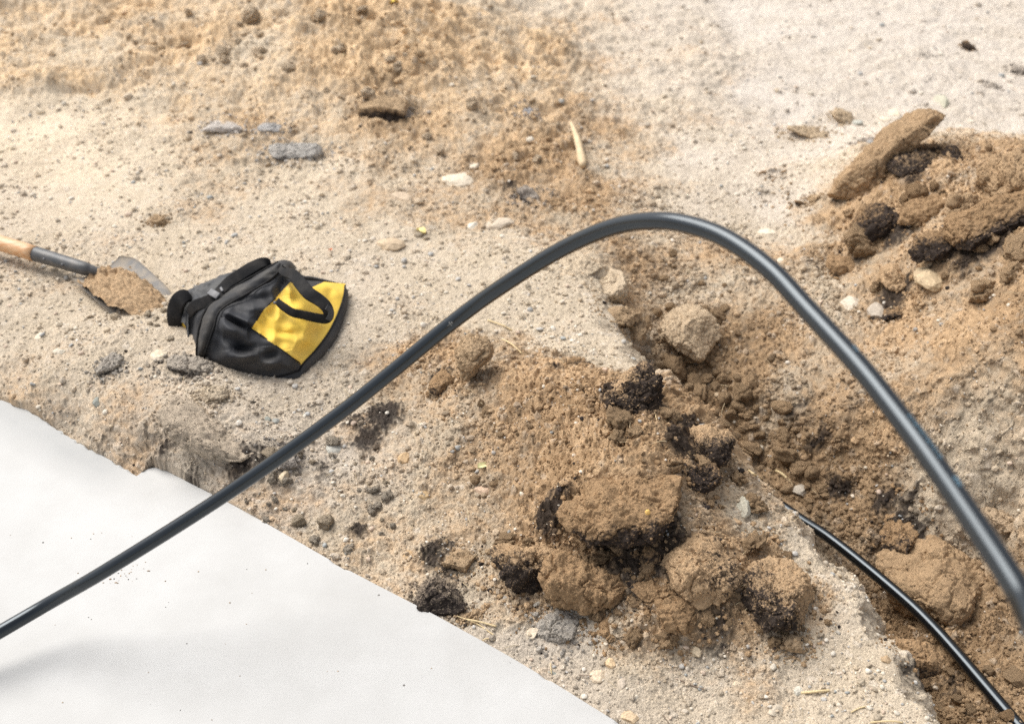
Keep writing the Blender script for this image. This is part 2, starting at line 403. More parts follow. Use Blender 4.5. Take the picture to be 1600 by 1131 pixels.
def attr_soil(name, roughness=.95, bump=.35, scale=420, var=.35, spec=.15, obj_coords=False):
    m, nt, N, L, b = new_mat(name)
    tc = N.new("ShaderNodeTexCoord")
    a = N.new("ShaderNodeAttribute"); a.attribute_name = "col"
    n = noise_node(nt, scale, 3, .65, tc.outputs['Object'])
    n2 = noise_node(nt, scale * .28, 3, .6, tc.outputs['Object'])
    mr = N.new("ShaderNodeMapRange")
    mr.inputs['From Min'].default_value = .3; mr.inputs['From Max'].default_value = .7
    mr.inputs['To Min'].default_value = 1 - var; mr.inputs['To Max'].default_value = 1 + var
    L.new(n.outputs[0], mr.inputs['Value'])
    mul = N.new("ShaderNodeVectorMath"); mul.operation = 'SCALE'
    L.new(a.outputs['Color'], mul.inputs[0]); L.new(mr.outputs[0], mul.inputs['Scale'])
    L.new(mul.outputs[0], b.inputs['Base Color'])
    b.inputs['Roughness'].default_value = roughness
    b.inputs['Specular IOR Level'].default_value = spec
    ad = N.new("ShaderNodeMath"); ad.operation = 'ADD'
    L.new(n.outputs[0], ad.inputs[0]); L.new(n2.outputs[0], ad.inputs[1])
    bp = N.new("ShaderNodeBump")
    bp.inputs['Strength'].default_value = bump; bp.inputs['Distance'].default_value = .004
    L.new(ad.outputs[0], bp.inputs['Height']); L.new(bp.outputs[0], b.inputs['Normal'])
    return m

MAT_SOIL = attr_soil("soil", .96, .8, 420, .30, .1)
MAT_CLOD = attr_soil("clod_soil", .96, .9, 430, .34, .1)
MAT_STONE = attr_soil("stone", .82, .4, 190, .22, .25)
MAT_STRAW = attr_soil("straw", .7, .2, 300, .15, .3)

def simple_mat(name, col, rough, spec=.5, var=.1, scale=40, bump=0, bdist=.002, metal=0, coat=None, dust=None):
    m, nt, N, L, b = new_mat(name)
    tc = N.new("ShaderNodeTexCoord")
    n = noise_node(nt, scale, 5, .6, tc.outputs['Object'])
    mix = N.new("ShaderNodeMix"); mix.data_type = 'RGBA'
    c2 = dust if dust else [min(1, c * (1 + var * 2)) for c in col]
    mix.inputs[6].default_value = (*col, 1); mix.inputs[7].default_value = (*c2, 1)
    mr = N.new("ShaderNodeMapRange")
    mr.inputs['From Min'].default_value = .42; mr.inputs['From Max'].default_value = .75
    mr.inputs['To Max'].default_value = 1.0 if not dust else var
    L.new(n.outputs[0], mr.inputs['Value']); L.new(mr.outputs[0], mix.inputs[0])
    L.new(mix.outputs[2], b.inputs['Base Color'])
    b.inputs['Roughness'].default_value = rough
    b.inputs['Specular IOR Level'].default_value = spec
    b.inputs['Metallic'].default_value = metal
    if bump:
        n3 = noise_node(nt, scale * 6, 4, .6, tc.outputs['Object'])
        bp = N.new("ShaderNodeBump"); bp.inputs['Strength'].default_value = bump; bp.inputs['Distance'].default_value = bdist
        L.new(n3.outputs[0], bp.inputs['Height']); L.new(bp.outputs[0], b.inputs['Normal'])
    return m

# concrete
def concrete_mat():
    m, nt, N, L, b = new_mat("pale_concrete")
    tc = N.new("ShaderNodeTexCoord"); v = tc.outputs['Object']
    big = noise_node(nt, 1.6, 5, .6, v); mid = noise_node(nt, 9, 6, .65, v); fine = noise_node(nt, 260, 3, .6, v)
    r = N.new("ShaderNodeValToRGB")
    r.color_ramp.elements[0].position = .36; r.color_ramp.elements[0].color = (.455, .449, .432, 1)
    r.color_ramp.elements[1].position = .62; r.color_ramp.elements[1].color = (.54, .536, .522, 1)
    ad = N.new("ShaderNodeMath"); ad.operation = 'MULTIPLY_ADD'
    L.new(mid.outputs[0], ad.inputs[0]); ad.inputs[1].default_value = .35
    s = N.new("ShaderNodeMath"); s.operation = 'MULTIPLY'; s.inputs[1].default_value = .65
    L.new(big.outputs[0], s.inputs[0]); L.new(s.outputs[0], ad.inputs[2])
    L.new(ad.outputs[0], r.inputs[0])
    # damp grey strip along the ragged edge at the back
    pa, pb = P(0, 622, 0), P(213, 741, 0)
    ed = (pb - pa) / np.linalg.norm(pb - pa); nr = np.array([ed[1], -ed[0], 0]);
    if nr[1] > 0: nr = -nr
    geo = N.new("ShaderNodeNewGeometry")
    def dotn(vec, off):
        q = N.new("ShaderNodeVectorMath"); q.operation = 'DOT_PRODUCT'; q.inputs[1].default_value = tuple(vec)
        L.new(geo.outputs['Position'], q.inputs[0])
        w = N.new("ShaderNodeMath"); w.operation = 'SUBTRACT'; w.inputs[1].default_value = off
        L.new(q.outputs['Value'], w.inputs[0]); return w.outputs[0]
    across = N.new("ShaderNodeMapRange"); across.inputs['From Min'].default_value = .035; across.inputs['From Max'].default_value = .10
    across.inputs['To Min'].default_value = 1; across.inputs['To Max'].default_value = 0
    L.new(dotn(nr, float(nr @ pa)), across.inputs['Value'])
    along = N.new("ShaderNodeMapRange"); along.inputs['From Min'].default_value = -.06; along.inputs['From Max'].default_value = .02
    along.inputs['To Min'].default_value = 1; along.inputs['To Max'].default_value = 0
    L.new(dotn(ed, float(ed @ pb)), along.inputs['Value'])
    st = N.new("ShaderNodeMath"); st.operation = 'MULTIPLY'; L.new(across.outputs[0], st.inputs[0]); L.new(along.outputs[0], st.inputs[1])
    st2 = N.new("ShaderNodeMath"); st2.operation = 'MULTIPLY'; L.new(st.outputs[0], st2.inputs[0]); L.new(mid.outputs[0], st2.inputs[1])
    darker = N.new("ShaderNodeMix"); darker.data_type = 'RGBA'; L.new(st2.outputs[0], darker.inputs[0])
    L.new(r.outputs[0], darker.inputs[6]); darker.inputs[7].default_value = (.33, .335, .33, 1)
    # pinholes: a few sparse dark dots
    vo = N.new("ShaderNodeTexVoronoi"); vo.inputs['Scale'].default_value = 34; L.new(v, vo.inputs['Vector'])
    wn_ = N.new("ShaderNodeTexWhiteNoise"); L.new(vo.outputs['Color'], wn_.inputs['Vector'])
    size = N.new("ShaderNodeMath"); size.operation = 'POWER'; size.inputs[1].default_value = 6
    L.new(wn_.outputs['Value'], size.inputs[0])
    sz = N.new("ShaderNodeMath"); sz.operation = 'MULTIPLY'; sz.inputs[1].default_value = .075
    L.new(size.outputs[0], sz.inputs[0])
    lt = N.new("ShaderNodeMath"); lt.operation = 'LESS_THAN'
    L.new(vo.outputs['Distance'], lt.inputs[0]); L.new(sz.outputs[0], lt.inputs[1])
    mx = N.new("ShaderNodeMix"); mx.data_type = 'RGBA'
    L.new(lt.outputs[0], mx.inputs[0]); L.new(darker.outputs[2], mx.inputs[6]); mx.inputs[7].default_value = (.16, .15, .14, 1)
    L.new(mx.outputs[2], b.inputs['Base Color'])
    b.inputs['Roughness'].default_value = .8; b.inputs['Specular IOR Level'].default_value = .25
    sub = N.new("ShaderNodeMath"); sub.operation = 'SUBTRACT'
    L.new(fine.outputs[0], sub.inputs[0]); L.new(lt.outputs[0], sub.inputs[1])
    a2 = N.new("ShaderNodeMath"); a2.operation = 'MULTIPLY_ADD'; a2.inputs[1].default_value = 1.2
    L.new(mid.outputs[0], a2.inputs[0]); L.new(sub.outputs[0], a2.inputs[2])
    bp = N.new("ShaderNodeBump"); bp.inputs['Strength'].default_value = .12; bp.inputs['Distance'].default_value = .003
    L.new(a2.outputs[0], bp.inputs['Height']); L.new(bp.outputs[0], b.inputs['Normal'])
    return m
MAT_CONCRETE = concrete_mat()

def cable_mat():
    m, nt, N, L, b = new_mat("black_polyethylene")
    tc = N.new("ShaderNodeTexCoord"); v = tc.outputs['Object']
    at = N.new("ShaderNodeAttribute"); at.attribute_name = "along"
    mp = N.new("ShaderNodeMapping"); mp.inputs['Scale'].default_value = (14, 520, 1); L.new(at.outputs['Vector'], mp.inputs['Vector'])
    n = noise_node(nt, 1.0, 6, .72, mp.outputs[0]); n2 = noise_node(nt, 7, 5, .65, v)
    r = N.new("ShaderNodeValToRGB")
    r.color_ramp.elements[0].position = .56; r.color_ramp.elements[0].color = (.0035, .0045, .006, 1)
    r.color_ramp.elements[1].position = .84; r.color_ramp.elements[1].color = (.05, .047, .043, 1)
    L.new(n.outputs[0], r.inputs[0]); L.new(r.outputs[0], b.inputs['Base Color'])
    mr = N.new("ShaderNodeMapRange"); mr.inputs['To Min'].default_value = .15; mr.inputs['To Max'].default_value = .27
    L.new(n2.outputs[0], mr.inputs['Value']); L.new(mr.outputs[0], b.inputs['Roughness'])
    b.inputs['Specular IOR Level'].default_value = .72
    b.inputs['Specular Tint'].default_value = (.82, .92, 1.0, 1)
    bp = N.new("ShaderNodeBump"); bp.inputs['Strength'].default_value = .12; bp.inputs['Distance'].default_value = .001
    L.new(n.outputs[0], bp.inputs['Height']); L.new(bp.outputs[0], b.inputs['Normal'])
    return m
MAT_CABLE = cable_mat()
MAT_PRINT = simple_mat("pale_blue_print", (.12, .22, .29), .5, .4, .2, 200)
MAT_SCUFF = simple_mat("pale_scuff", (.22, .22, .21), .7, .3, .2, 200)
MAT_NYLON = simple_mat("black_nylon", (.026, .0275, .032), .68, .35, .35, 9, .25, .0012, dust=(.15, .135, .115))
MAT_BAND = simple_mat("dusty_black_band", (.020, .020, .022), .7, .35, .45, 18, .3, .0012, dust=(.20, .18, .15))
MAT_STRAP = simple_mat("black_webbing", (.008, .008, .009), .8, .22, .3, 30, .3, .001, dust=(.09, .08, .07))
MAT_GREYCLOTH = simple_mat("grey_lining", (.042, .044, .048), .7, .4, .5, 16, .2, .001, dust=(.2, .19, .17))
MAT_YELLOW = simple_mat("yellow_nylon", (.90, .60, .085), .7, .3, .45, 14, .25, .001, dust=(.78, .56, .18))
MAT_STEEL = simple_mat("worn_steel", (.22, .213, .205), .8, .2, .8, 30, .2, .001, metal=.1, dust=(.50, .41, .30))
MAT_CHROME = simple_mat("bright_metal", (.10, .10, .105), .5, .5, .1, 60, metal=.3)
MAT_SOCKET = simple_mat("grey_socket", (.075, .078, .082), .45, .5, .7, 30, .2, .001, metal=.2, dust=(.2, .18, .16))
MAT_WOOD = None
def wood_mat():
    m, nt, N, L, b = new_mat("orange_wood")
    tc = N.new("ShaderNodeTexCoord")
    mp = N.new("ShaderNodeMapping"); mp.inputs['Scale'].default_value = (4, 60, 60)
    L.new(tc.outputs['Object'], mp.inputs['Vector'])
    n = noise_node(nt, 2.0, 5, .6, mp.outputs[0])
    r = N.new("ShaderNodeValToRGB")
    r.color_ramp.elements[0].position = .35; r.color_ramp.elements[0].color = (.55, .27, .11, 1)
    r.color_ramp.elements[1].position = .7; r.color_ramp.elements[1].color = (.72, .50, .30, 1)
    L.new(n.outputs[0], r.inputs[0]); L.new(r.outputs[0], b.inputs['Base Color'])
    b.inputs['Roughness'].default_value = .45
    return m
MAT_WOOD = wood_mat()

# ------------------------------------------------------------------ object helpers
def mesh_np(name, verts, faces, cols=None, smooth=True):
    """faces: an (n,3) or (n,4) array."""
    verts = np.asarray(verts, np.float32); faces = np.asarray(faces, np.int32)
    me = bpy.data.meshes.new(name)
    nf, k = faces.shape
    me.vertices.add(len(verts)); me.vertices.foreach_set("co", verts.ravel())
    me.loops.add(nf * k); me.loops.foreach_set("vertex_index", faces.ravel())
    me.polygons.add(nf)
    me.polygons.foreach_set("loop_start", np.arange(0, nf * k, k, dtype=np.int32))
    me.polygons.foreach_set("loop_total", np.full(nf, k, np.int32))
    me.polygons.foreach_set("use_smooth", np.full(nf, smooth, bool))
    me.update(calc_edges=True)
    if cols is not None:
        a = me.color_attributes.new("col", 'FLOAT_COLOR', 'POINT')
        c = np.ones((len(verts), 4), np.float32); c[:, :3] = cols
        a.data.foreach_set("color", c.ravel())
    return me

def obj(name, me, mat, parent=None, loc=None):
    o = bpy.data.objects.new(name, me)
    if mat is not None and not me.materials: me.materials.append(mat)
    COL.objects.link(o)
    if parent is not None: o.parent = parent
    if loc is not None: o.location = loc
    return o

def tag(o, label=None, cat=None, group=None, kind=None):
    if label: o["label"] = label
    if cat: o["category"] = cat
    if group: o["group"] = group
    if kind: o["kind"] = kind
    return o

def empty(name, loc):
    o = bpy.data.objects.new(name, None)
    o.empty_display_size = .05
    o.location = loc
    COL.objects.link(o)
    return o

def catmull(pts, n):
    pts = np.asarray(pts, float)
    ext = np.vstack([2 * pts[0] - pts[1], pts, 2 * pts[-1] - pts[-2]])
    m = len(pts) - 1
    t = np.linspace(0, m, n); i = np.minimum(t.astype(int), m - 1); u = (t - i)[:, None]
    p0, p1, p2, p3 = ext[i], ext[i + 1], ext[i + 2], ext[i + 3]
    return .5 * (2 * p1 + (p2 - p0) * u + (2 * p0 - 5 * p1 + 4 * p2 - p3) * u ** 2 + (3 * p1 - p0 - 3 * p2 + p3) * u ** 3)

def sweep_frames(path, up=(0, 0, 1)):
    path = np.asarray(path, float)
    T = np.gradient(path, axis=0); T /= np.linalg.norm(T, axis=1)[:, None] + 1e-12
    Nn = np.zeros_like(T); n = np.array(up, float)
    for i in range(len(path)):
        n = n - T[i] * n.dot(T[i])
        l = np.linalg.norm(n)
        if l < 1e-6: n = np.cross(T[i], [1, 0, 0]); l = np.linalg.norm(n)
        n = n / l; Nn[i] = n
    B = np.cross(T, Nn)
    return T, Nn, B

def tube_data(path, radius, sides=12, caps=True, up=(0, 0, 1)):
    path = np.asarray(path, float); n = len(path)
    r = np.broadcast_to(np.asarray(radius, float), (n,))
    T, Nn, B = sweep_frames(path, up)
    a = np.linspace(0, 2 * math.pi, sides, endpoint=False)
    V = path[:, None] + r[:, None, None] * (np.cos(a)[None, :, None] * Nn[:, None] + np.sin(a)[None, :, None] * B[:, None])
    V = V.reshape(-1, 3)
    i, j = np.meshgrid(np.arange(n - 1), np.arange(sides), indexing='ij')
    j2 = (j + 1) % sides
    Fq = np.stack([i * sides + j, i * sides + j2, (i + 1) * sides + j2, (i + 1) * sides + j], -1).reshape(-1, 4)
    if caps:
        V = np.vstack([V, path[0], path[-1]])
        c0, c1 = len(V) - 2, len(V) - 1
        jj = np.arange(sides); k2 = (jj + 1) % sides
        Fq = np.vstack([Fq, np.stack([np.full(sides, c0), k2, jj, np.full(sides, c0)], -1), np.stack([np.full(sides, c1), (n - 1) * sides + jj, (n - 1) * sides + k2, np.full(sides, c1)], -1)])
    return V, Fq

def quads_mesh(name, V, Fq, cols=None, smooth=True):
    """Quads where a repeated last index means a triangle."""
    me = bpy.data.meshes.new(name)
    me.from_pydata([tuple(v) for v in V], [], [tuple(dict.fromkeys(int(k) for k in f)) for f in Fq])
    me.update()
    if smooth: me.polygons.foreach_set("use_smooth", np.ones(len(me.polygons), bool))
    if cols is not None:
        a = me.color_attributes.new("col", 'FLOAT_COLOR', 'POINT')
        c = np.ones((len(V), 4), np.float32); c[:, :3] = cols
        a.data.foreach_set("color", c.ravel())
    return me

def ribbon_data(path, normals, width, thick):
    """A flat strap along a path: rectangle section, width across, thickness along the given normals."""
    path = np.asarray(path, float); n = len(path)
    T = np.gradient(path, axis=0); T /= np.linalg.norm(T, axis=1)[:, None] + 1e-12
    Nn = np.asarray(normals, float); Nn = Nn - T * (Nn * T).sum(1)[:, None]; Nn /= np.linalg.norm(Nn, axis=1)[:, None] + 1e-12
    B = np.cross(T, Nn)
    w = np.broadcast_to(np.asarray(width, float), (n,))[:, None]
    k = [(-.5, -.5), (-.5, .5), (-.42, .62), (.42, .62), (.5, .5), (.5, -.5)]
    V = np.stack([path + B * w * a + Nn * thick * b for a, b in k], 1).reshape(-1, 3)
    s = len(k); Fq = []
    for i in range(n - 1):
        for j in range(s):
            Fq.append((i * s + j, i * s + (j + 1) % s, (i + 1) * s + (j + 1) % s, (i + 1) * s + j))
    Fq.append(tuple(range(s))[:4]); Fq.append((0, 3, 4, 5))
    e = (n - 1) * s
    Fq.append((e, e + 1, e + 2, e + 3)); Fq.append((e, e + 3, e + 4, e + 5))
    return V, Fq

_ico = {}
def ico(level):
    if level not in _ico:
        bm = bmesh.new()
        bmesh.ops.create_icosphere(bm, subdivisions=level, radius=1.0)
        bm.verts.ensure_lookup_table()
        v = np.array([q.co for q in bm.verts], np.float32); f = np.array([[q.index for q in t.verts] for t in bm.faces], np.int32)
        bm.free(); _ico[level] = (v, f)
    return _ico[level]

def bumps3(p, cell, seed, prob=.8, rmin=.2, rmax=.5):
    g = p / cell; ip = np.floor(g).astype(np.int32)
    best = np.zeros(len(p), np.float32); idv = np.zeros(len(p), np.float32)
    for dx in (-1, 0, 1):
        for dy in (-1, 0, 1):
            for dz in (-1, 0, 1):
                h = _hash(ip[:, 0] + dx, ip[:, 1] + dy, ip[:, 2] + dz, seed=seed)
                q = [((h >> np.uint32(k)) & np.uint32(255)).astype(np.float32) / 255 for k in (0, 8, 16, 24)]
                r = (rmin + (rmax - rmin) * q[3] ** 2) * (((q[0] * 7.3 + q[1] * 3.1) % 1) < prob)
                e = (g - (ip + np.array([dx, dy, dz]) + .15 + .7 * np.stack(q[:3], 1)))
                hh = np.sqrt(np.maximum(r * r - (e * e).sum(1), 0))
                m = hh > best
                best = np.where(m, hh, best); idv = np.where(m, q[0], idv)
    return best * cell, idv

def rock_shape(level, seed, facets=7, rough=.16, oct_=4, freq=1.6, grain=0.0, size=.05, cut=(.55, .9), hard=.93, axes=None, boxy=0.0):
    """axes: half sizes in metres, so that lumps and grains on the surface keep their real size."""
    v, f = ico(level)
    rng = np.random.RandomState(seed)
    p = v / (np.abs(v).max(1) ** boxy)[:, None]
    for _ in range(facets):
        n = rng.normal(size=3); n /= np.linalg.norm(n)
        c = rng.uniform(*cut) * (1 + .25 * boxy)
        over = np.maximum(0, p @ n - c)
        p = p - (over * hard)[:, None] * n[None].astype(np.float32)
    nv = v
    if axes is None:
        d = fbm3(nv * freq + seed * 3.17, oct_, seed, .55)
        p = p * (1 + rough * 1.6 * d)[:, None]
        ax = np.full(3, size, np.float32)
    else:
        ax = np.asarray(axes, np.float32)
    q = p * ax
    nm = nv / ax; nm /= np.linalg.norm(nm, axis=1)[:, None]
    sz = float(np.prod(ax) ** (1 / 3))
    if axes is not None:
        lump = fbm3(q / sz * freq * .8 + seed * 3.17, 3, seed, .5)
        q = q + nm * (rough * .95 * sz * lump)[:, None]
        pit = np.maximum(0, fbm3(q / (sz * .55) + seed * 1.7, 3, seed + 30, .6) - .16)
        q = q - nm * (.9 * sz * rough * pit)[:, None]
    if grain:
        rid = np.abs(fbm3(q / .05 + 9 + seed, 3, seed + 40))
        g1 = fbm3(q / .028 + seed, 3, seed + 50, .6)
        g2 = fbm3(q / .0075 + seed, 2, seed + 51, .7)
        b1, _ = bumps3(q + .006 * perlin3(q / .012, seed)[:, None], .026, seed + 60, .6)
        b2, _ = bumps3(q + .003 * perlin3(q / .006, seed)[:, None], .0105, seed + 61, .8)
        b3, _ = bumps3(q + .0012 * perlin3(q / .003, seed)[:, None], .0055, seed + 62, .85)
        m = grain * (.005 * g1 + .0030 * g2 + .5 * b1 + .9 * b2 + .8 * b3 - .012 * np.maximum(0, .07 - rid) * 9)
        q = q + nm * m[:, None]
    return (q / ax).astype(np.float32), f

# ------------------------------------------------------------------ the ground: one sheet, dense where it is near
def build_ground():
    pys = np.arange(1131 + 330, -62, -1.2)
    ys = np.array([P(800, q, 0)[1] for q in pys]); dep = np.array([depth_of(P(800, q, 0)) for q in pys])
    y0, y1 = ys[0], ys[-1]
    back = y0 - np.geomspace(.02, 16, 26)[::-1]
    fwd = y1 + np.geomspace(.02, 90, 40)
    Y = np.concatenate([back, ys, fwd])
    W = np.concatenate([np.full(26, dep[0]), dep, np.full(40, dep[-1])]) * (800 / F) * 1.16
    nu = 1400
    u = np.linspace(-1, 1, nu)
    out = 1 + np.geomspace(.004, 60, 34)
    U = np.concatenate([-out[::-1], u, out])
    X = (W[:, None] * U[None]).astype(np.float32)
    Yg = np.repeat(Y[:, None], len(U), 1).astype(np.float32)
    sh = X.shape
    z, f = height(X.ravel(), Yg.ravel(), True)
    c = albedo(X.ravel(), Yg.ravel(), f)
    V = np.stack([X.ravel(), Yg.ravel(), z], 1)
    # steep faces are broken sideways too, not only up and down
    Z2 = z.reshape(sh)
    gx = np.abs(np.gradient(f['base'].reshape(sh), axis=1) / (np.gradient(X, axis=1) + 1e-9)); gy = np.abs(np.gradient(f['base'].reshape(sh), axis=0) / (np.gradient(Yg, axis=0) + 1e-9))
    steep = sstep(.45, 1.2, np.hypot(gx, gy)).ravel()
    m = np.nonzero((steep > .02) & (Yg.ravel() > .5) & (Yg.ravel() < 5.0))[0]
    q = V[m].astype(np.float32)
    for ax_, sd in ((0, 301), (1, 302)):
        V[m, ax_] += steep[m] * (.011 * perlin3(q * 24, sd) + .006 * perlin3(q * 60, sd + 5) + .0025 * perlin3(q * 150, sd + 9))
    r, k = sh
    i = (np.arange(r - 1)[:, None] * k + np.arange(k - 1)[None]).ravel()
    Fq = np.stack([i, i + 1, i + k + 1, i + k], 1)
    me = mesh_np("ground", V, Fq, c)
    o = obj("ground", me, MAT_SOIL)
    tag(o, kind="structure")
    vis = (np.abs(X) < (W * 1.0)[:, None]) & (Yg > y0 + .05) & (Yg < y1)
    return V, c, f, np.nonzero(vis.ravel())[0]

GV, GC, GF, GVIS = build_ground()

# ------------------------------------------------------------------ concrete slab
def build_slab():
    rng = np.random.RandomState(5)
    edge = []
    pts = [np.array(p) for p in SLAB_XY]
    for i in range(len(pts) - 1):
        a, b = pts[i], pts[i + 1]
        n = max(2, int(np.linalg.norm(b - a) / .012))
        nrm = np.array([b[1] - a[1], -(b[0] - a[0])]); nrm = nrm / np.linalg.norm(nrm)
        amp = .0075 if i < 3 else .0004
        for k in range(n):
            q = a + (b - a) * k / n
            s = float(perlin2(np.array([q[0] * 26]), np.array([q[1] * 26]), 3)[0] + .6 * perlin2(np.array([q[0] * 80]), np.array([q[1] * 80]), 4)[0])
            w = 1
            edge.append(q + nrm * s * amp * w)
    edge.append(pts[-1])
    loop = edge + [np.array([0.62, -0.9]), np.array([-4.2, -0.9]), np.array([-4.2, pts[0][1]])]
    bm = bmesh.new()
    vs = [bm.verts.new((p[0], p[1], 0.0)) for p in loop]
    f = bm.faces.new(vs)
    bmesh.ops.recalc_face_normals(bm, faces=[f])
    if f.normal.z < 0: f.normal_flip()
    top_edges = list(f.edges)
    r = bmesh.ops.extrude_face_region(bm, geom=[f])
    for g in r['geom']:
        if isinstance(g, bmesh.types.BMVert): g.co.z -= .11
    bmesh.ops.bevel(bm, geom=[e for e in bm.edges if all(abs(v.co.z) < 1e-6 for v in e.verts) and len(e.link_faces) == 2], offset=.0045, segments=2, affect='EDGES')
    bmesh.ops.recalc_face_normals(bm, faces=bm.faces)
    me = bpy.data.meshes.new("concrete_slab"); bm.to_mesh(me); bm.free()
    o = obj("concrete_slab", me, MAT_CONCRETE)
    tag(o, "smooth white concrete slab with a stepped ragged edge against the soil", "concrete slab")
build_slab()

# ------------------------------------------------------------------ cables
def wrap_marks(path, marks, r, name, parent, ang0):
    """Flat printed strokes bent round the cable: marks are (start, length, angle from, angle to)."""
    T, Nn, B = sweep_frames(path)
    seg = np.concatenate([[0], np.cumsum(np.linalg.norm(np.diff(path, axis=0), axis=1))])
    V, Fq = [], []
    for s0, ln, a0, a1 in marks:
        base = len(V); nu, nv = 4, 4
        for i in range(nu):
            s = s0 + ln * i / (nu - 1)
            p = np.array([np.interp(s, seg, path[:, k]) for k in range(3)])
            t = np.array([np.interp(s, seg, T[:, k]) for k in range(3)]); t /= np.linalg.norm(t)
            view = np.array([0, 0, CAM_H]) - p; view -= t * view.dot(t); view /= np.linalg.norm(view)
            side = np.cross(view, t)
            for j in range(nv):
                a = a0 + (a1 - a0) * j / (nv - 1)
                V.append(p + (r + .0005) * (math.cos(a) * view + math.sin(a) * side))
        for i in range(nu - 1):
            for j in range(nv - 1):
                q = base + i * nv + j
                Fq.append((q, q + 1, q + nv + 1, q + nv))
    return obj(name, quads_mesh(name, V, Fq), MAT_PRINT, parent)

def add_along(me, path, sides, r):
    seg = np.concatenate([[0], np.cumsum(np.linalg.norm(np.diff(path, axis=0), axis=1))])
    n = len(path); co = np.zeros((len(me.vertices), 3), np.float32)
    co[:n * sides, 0] = np.repeat(seg, sides)
    k = np.abs(np.linspace(-1, 1, sides, endpoint=False))
    co[:n * sides, 1] = np.tile(k * math.pi * r, n)
    a = me.attributes.new("along", 'FLOAT_VECTOR', 'POINT'); a.data.foreach_set("vector", co.ravel())

def build_cables():
    pix = [(170,888,None),(358,769,1.82),(537,641,1.76),(709,502,1.69),(800,437,1.62),(884,386,1.55),(960,354,1.48),(1030,345,1.415),(1090,355,1.37),(1144,378,1.33),(1205,423,1.28),(1262,484,1.23),(1340,569,1.16),(1397,640,1.11),(1448,708,1.065),(1515,805,1.0),(1590,920,.93),(1700,1110,.84)]
    pts = [P(-1100,1625,.0118), P(-700,1392,.0118), P(-420,1228,.013), P(-180,1090,.032), P(0,986.5,.066), P(80,940,.092)]
    d0 = depth_of(P(0, 987, .066))
    for a, b, d in pix:
        if d is None: d = 1.85
        pts.append(PD(a, b, d))
    pts += [np.array([.57, .16, .70]), np.array([.68, .0, .45]), np.array([.78, -.12, .25]), np.array([.90, -.10, .08]), np.array([1.05, .05, .035]), np.array([1.3, .25, .035])]
    path = catmull(pts, 520)
    for _ in range(6): path[1:-1] = .25 * path[:-2] + .5 * path[1:-1] + .25 * path[2:]
    V, Fq = tube_data(path, .0114, 28)
    root = obj("cable", quads_mesh("cable", V, Fq), MAT_CABLE)
    add_along(root.data, path, 28, .0114)
    tag(root, "thick black plastic cable arching through the air from the concrete slab", "cable")
    seg = np.concatenate([[0], np.cumsum(np.linalg.norm(np.diff(path, axis=0), axis=1))])
    pr = []
    for p in path:
        d = depth_of(p); pr.append((800 + F * p[0] / d, 565.5 - F * ((p[1] * SP + (p[2] - CAM_H) * CP) / d)) if d > .1 else (9e9, 9e9))
    pr = np.array(pr)
    def s_at(px, py): return seg[np.argmin(((pr - [px, py]) ** 2).sum(1))]
    s0, s1 = s_at(1408, 664), s_at(1462, 738)
    n = 11; marks = []
    for i in range(n):
        a = s0 + (s1 - s0) * i / n; w = (s1 - s0) / n
        k = i % 4
        marks.append((a, w * .16, .60, .98))
        if k != 1: marks.append((a, w * .62, .88, .92))
        if k in (0, 2): marks.append((a, w * .62, .66, .70))
        if k in (1, 2, 3): marks.append((a + w * .46, w * .16, .66 if k == 2 else .78, .92))
    wrap_marks(path, marks, .0114, "printed_marking", root, .8)
    s2 = s_at(1480, 760)
    wrap_marks(path, [(s2 + i * .0045, .0022, .60, .98) for i in range(3)] + [(s2, .011, .77, .81)], .0114, "printed_marking", root, .8)
    sc = s_at(707, 500)
    wrap_marks(path, [(sc - .006, .012, .02, .07), (sc - .0006, .0014, -.28, .34), (sc + .003, .0012, -.12, .2)], .0114, "scuff", root, .8).data.materials[0] = MAT_SCUFF
    s3 = s_at(1325, 552)
    wrap_marks(path, [(s3, .004, .80, 1.0), (s3 + .006, .003, .80, 1.0)], .0114, "printed_marking", root, .8)

    e0, e1 = P(1300, 843, -.204), P(1396, 921, -.194)
    back = (e0 - e1) / np.linalg.norm(e0 - e1)
    tp = [e0 + back * .45 + [0, 0, -.12], e0 + back * .22 + [0, 0, -.030], e0 + back * .10 + [0, 0, -.014], e0, e1, P(1465,986,-.186), P(1582,1122,-.168), P(1720,1285,-.15), P(1850,1440,-.13)]
    path2 = catmull(tp, 200)
    for _ in range(60): path2[1:-1] = .25 * path2[:-2] + .5 * path2[1:-1] + .25 * path2[2:]
    V, Fq = tube_data(path2, .0118, 24)
    low = obj("cable", quads_mesh("trench_cable", V, Fq), MAT_CABLE)
    add_along(low.data, path2, 24, .0118)
    tag(low, "straight black cable lying along the bottom of the trench", "cable")
build_cables()

